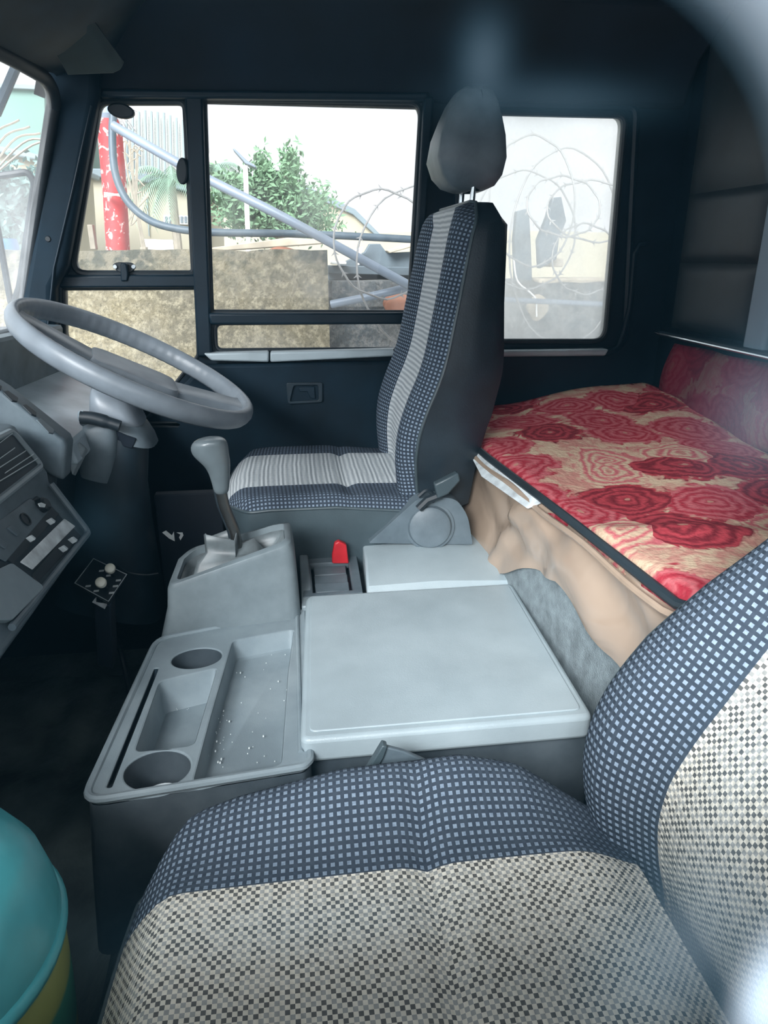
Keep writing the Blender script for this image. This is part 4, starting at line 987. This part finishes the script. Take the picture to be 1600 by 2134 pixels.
scrap('wrapped_stake', [(1152, 412), (1170, 410), (1180, 460), (1165, 500), (1160, 540), (1125, 560), (1122, 500), (1142, 450)], 3.4, .05, 'hose', 'tapered stake wrapped in blue cloth behind the fogged window', 'stake')
pipe('white_rope', [at(1070, 540, y=3.2), at(1078, 585, y=3.2), at(1105, 610, y=3.2), at(1116, 625, y=3.2), at(1118, 660, y=3.2)], .004, 'rope', 'knotted cream rope hanging below the stakes behind fogged glass', 'rope', 6)
# buildings
def bld(lab, walls, roofL, y, depth, mw='cream', mroof='greyroof', nm='building', cat='building'):
    t = thing(nm, lab, cat, tuple(at(*walls[0], y=y)))
    base = [at(*w_, y=y) for w_ in walls]
    for w_, p in zip(walls, base):
        if w_[1] == 640: p.z = GZ-.02
    slab('wall', base, (0, depth, 0), M[mw], t, bevel=0)
    if roofL: slab('roof', ats(roofL, y=y-.15), (0, depth+.3, 0), M[mroof], t, bevel=.02)
    return t
g1_ = 640
b1 = bld('long cream shed with grey lean-to roof behind the red post', [(150, g1_), (430, g1_), (430, 412), (262, 372), (150, 362)], [(150, 350), (262, 352), (450, 402), (450, 412), (262, 372), (150, 368)], 12, 3, mroof='sheetroof')
vg = slab('window_grille', ats([(342, 448), (392, 450), (392, 468), (342, 466)], y=11.97), (0, -.05, 0), M['silver'], b1, bevel=0)
for q in range(6):
    slab('grille_opening', ats([(344+8*q, 451), (349+8*q, 451), (349+8*q, 464), (344+8*q, 464)], y=11.90), (0, .03, 0), M['slate'], vg, bevel=0)
slab('wall_crack', ats([(305, 410), (307, 410), (312, 492), (310, 492)], y=11.98), (0, -.01, 0), M['greyroof'], b1, bevel=0)
bld('cream gabled house behind the leafy tree', [(440, 640), (790, 640), (790, 492), (735, 445), (640, 398), (600, 380), (440, 440)], [(600, 372), (640, 388), (740, 436), (796, 492), (786, 494), (735, 447), (600, 386), (440, 446), (440, 436)], 20, 5, mroof='sheetroof')
bld('low tan building at the right edge of the main window', [(780, 640), (1330, 640), (1330, 486), (1000, 478), (780, 486)], None, 28, 5)
bw_ = bld('pale green clad warehouse seen through the windscreen', [(-260, 640), (92, 640), (92, 186), (20, 182), (-260, 176)], [(-260, 166), (20, 174), (100, 178), (100, 188), (20, 184), (-260, 178)], 22, 8, 'teal')
bld('cream wall with a tiled coping seen through the windscreen', [(-260, 640), (120, 640), (120, 340), (-260, 258)], [(-260, 248), (122, 330), (122, 344), (-260, 264)], 9, 1.5)
# barrel-roofed shed with upright ribs
sh = thing('arched_shed', 'white barrel-vaulted shed with upright ribs far behind the quarter window', 'shed', tuple(at(330, 520, y=26)))
arc = [(250, 250), (270, 236), (300, 231), (340, 236), (380, 252), (420, 286), (440, 330)]
arcp = cr_spline(ats(arc, y=26), 5)
slab('shed_wall', [Vector((arcp[0].x, 26, GZ-.02))]+arcp+[Vector((arcp[-1].x, 26, GZ-.02))], (0, 6, 0), M['rope'], sh, bevel=0)
for q in range(11):
    x_ = 262+13*q; yt = interp(x_, [a for a, b in arc], [b for a, b in arc])
    slab('rib', ats([(x_, yt), (x_+4, yt), (x_+7, 372), (x_+3, 372)], y=25.9), (0, -.12, 0), M['greyroof'], sh, bevel=0)
tag(slab('gate', [at(298, 498, y=10), at(360, 500, y=10), Vector((at(360, 530, y=10).x, 10, GZ)), Vector((at(298, 530, y=10).x, 10, GZ))], (0, .05, 0), M['rope'], bevel=0), 'low white slatted gate in front of the cream shed', 'gate')
# street lamp
lp = thing('street_lamp', 'slim white street lamp with two solar heads in front of the tree', 'street lamp', tuple(at(512, 520, y=9)))
tube('lamp_pole', [Vector((at(514, 640, y=9).x, 9, GZ)), at(511, 345, y=9)], .028, M['rope'], lp, n=10)
slab('lamp_head', ats([(484, 310), (488, 309), (514, 334), (534, 346), (532, 350), (510, 340)], y=9), (0, .25, 0), M['galv'], lp, bevel=.01)
# trees
def foliage(parent, nm, blobs, m, n, y, size, seed, spread=.5):
    r = random.Random(seed); V, Fc = [], []
    for (px, py, rx, rz, k) in blobs:
        for _ in range(int(n*k)):
            a, b = r.gauss(0, .45), r.gauss(0, .45)
            c = at(px+a*rx, py+b*rz, y=y)+Vector((0, r.uniform(-spread, spread), 0))
            u = Vector((r.gauss(0, 1), r.gauss(0, 1), r.gauss(0, 1))).normalized(); w_ = u.orthogonal().normalized(); s = size*r.uniform(.6, 1.3)
            i = len(V); V += [c-u*s, c+w_*s*.45, c+u*s, c-w_*s*.45+Vector((0, 0, s*.1))]; Fc.append((i, i+1, i+2, i+3))
    return link(nm, mesh(V, Fc), M[m], parent, smooth=0)
t1 = thing('broadleaf_tree', 'leafy green tree right of the street lamp in front of the gabled house', 'tree', tuple(at(580, 520, y=11)))
foliage(t1, 'foliage', [(548, 352, 22, 34, .5), (603, 350, 22, 36, .5), (570, 390, 60, 30, 1), (530, 400, 55, 40, 1), (590, 430, 90, 50, 2.0), (640, 445, 50, 45, 1.2), (540, 450, 60, 50, 1.2), (470, 400, 40, 40, .6), (500, 440, 50, 50, .8), (620, 475, 80, 25, 1)], 'leaf', 1100, 11, .048, 1, .9)
for a, b in (((570, 640), (575, 440)), ((572, 480), (548, 340)), ((575, 480), (604, 345)), ((576, 500), (640, 430))):
    q_ = ats([a, b], y=11); q_[0].z = GZ if a[1] == 640 else q_[0].z
    tube('trunk', q_, .05, M['bark'], t1, n=8)
def palm(px, py, y, L0, lab, seed, nf=16, grp=None):
    t = thing('palm_tree', lab, 'palm tree', tuple(at(px, 560, y=y)), grp); c = at(px, py, y=y); r = random.Random(seed)
    tube('trunk', [Vector((c.x+.05, y, GZ)), c], .05, M['bark'], t, n=8)
    for f in range(nf):
        az = 2*math.pi*f/nf+r.uniform(-.2, .2); el = r.uniform(.0, 1.1); V, Fc = [], []; P_ = []
        for k in range(9):
            s = k/8; P_.append(c+Vector((math.cos(az)*L0*s*math.cos(el*.6), math.sin(az)*L0*s*.8, L0*(s*math.sin(el)-.9*s*s))))
        for k in range(1, 9):
            tdir = (P_[k]-P_[k-1]).normalized(); side = tdir.cross(Vector((0, 0, 1))).normalized()
            for q in range(3):
                b_ = P_[k-1].lerp(P_[k], q/3)
                for sg in (1, -1):
                    i = len(V); tip = b_+side*sg*L0*.22*(1-.4*k/8)+tdir*L0*.1-Vector((0, 0, L0*.16)); V += [b_, b_+tdir*L0*.03, tip]; Fc.append((i, i+1, i+2))
        link('frond', mesh(V, Fc), M['palm'], t, smooth=0)
palm(355, 372, 9, .62, 'palm tree drooping over the cream shed beside the window bar', 5)
palm(440, 352, 16.5, .9, 'taller palm tree just behind the mullion left of the lamp', 6)
h1 = thing('conifer', 'dark conifer beyond the door mirror', 'tree', tuple(at(35, 560, y=7)))
foliage(h1, 'foliage', [(30, 430, 60, 90, 2), (30, 500, 60, 80, 2), (20, 390, 30, 40, .6)], 'dark_leaf', 700, 7, .045, 3, .5)
tube('trunk', [Vector((at(35, 640, y=7).x, 7, GZ)), at(30, 400, y=7)], .05, M['bark'], h1, n=8)
bt = thing('bare_tree', 'bare leafless branches between the red post and the arched shed', 'tree', tuple(at(290, 520, y=6)))
r_ = random.Random(11)
tube('trunk', [Vector((at(300, 520, y=6).x, 6, GZ)), at(300, 515, y=6)], .03, M['bark'], bt, n=7)
for q in range(16):
    a, b = r_.uniform(262, 300), r_.uniform(300, 470); pts = [at(300+r_.uniform(-4, 4), 520, y=6), at(285, 440, y=6), at(a, b, y=6), at(a+r_.uniform(-30, 35), b-r_.uniform(-20, 45), y=6)]
    tube('branch', cr_spline(pts, 5), .006, M['bark'], bt, n=5)
bt2 = thing('bare_tree', 'thin bare branches in front of the pale green warehouse', 'tree', tuple(at(30, 400, y=6)))
tube('trunk', [Vector((at(-60, 640, y=6).x, 6, GZ)), at(-50, 420, y=6)], .04, M['bark'], bt2, n=7)
for q in range(5):
    a = -20+22*q; pts = [at(-50, 420-q*6, y=6), at(a, 290+q*3, y=6), at(a+60, 250+q*14, y=6)]
    tube('branch', cr_spline(pts, 6), .008, M['bark'], bt2, n=5)
tag(lathe('barrel', [(.05, 0), (.055, .03), (.055, .13), (.05, .15), (.001, .15)], at(22, 570, y=3.6), M['barrel'], n=24, smooth=50), 'blue plastic barrel standing beyond the door mirror', 'barrel')
tag(slab('stake', ats([(181, 468), (192, 468), (200, 520), (188, 520)], y=3.5), (0, .04, 0), M['bark'], bevel=.003), 'short wooden stake on the buff wall left of the red post', 'stake')
# door mirror outside the windscreen
mi = thing('door_mirror', 'large dark framed door mirror outside the windscreen on the driver side', 'mirror', tuple(at(20, 560, y=2.45)))
mo = rrect(ats([(-40, 372), (58, 358), (72, 380), (40, 600), (24, 640), (-6, 470)], y=2.45), .02)
tube('mirror_frame', mo, .010, M['rubber'], mi, n=8, closed=True)
n_ = N('mirror_glass'); M['mirror'] = n_.fin((.62, .72, .76), .08, 1.0)
slab('mirror_glass', mo, (0, .006, 0), M['screen'], mi, bevel=0)
tube('mirror_arm', [at(42, 120, x=-1.15), at(-8, 236, x=-1.25)], .022, M['frame'], mi, n=10)
tag(slab('sticker', ats([(78, 160), (98, 168), (94, 205), (72, 196)], y=2.02), (-.002, 0, 0), M['dash'], bevel=0), 'small grey licence sticker in the top corner of the windscreen', 'sticker')

# ---------------------------------------------------------------- origins of single-mesh things at their base
for o in list(COL.objects):
    if o.type == 'MESH' and o.parent is None and not o.children and o.get('kind') != 'structure' and o.data.users == 1:
        vs = [v.co for v in o.data.vertices]
        c = Vector(((min(v.x for v in vs)+max(v.x for v in vs))/2, (min(v.y for v in vs)+max(v.y for v in vs))/2, min(v.z for v in vs)))
        if o.name.startswith(('blanket', 'curtain')): continue
        o.data.transform(Matrix.Translation(-c)); o.location = c
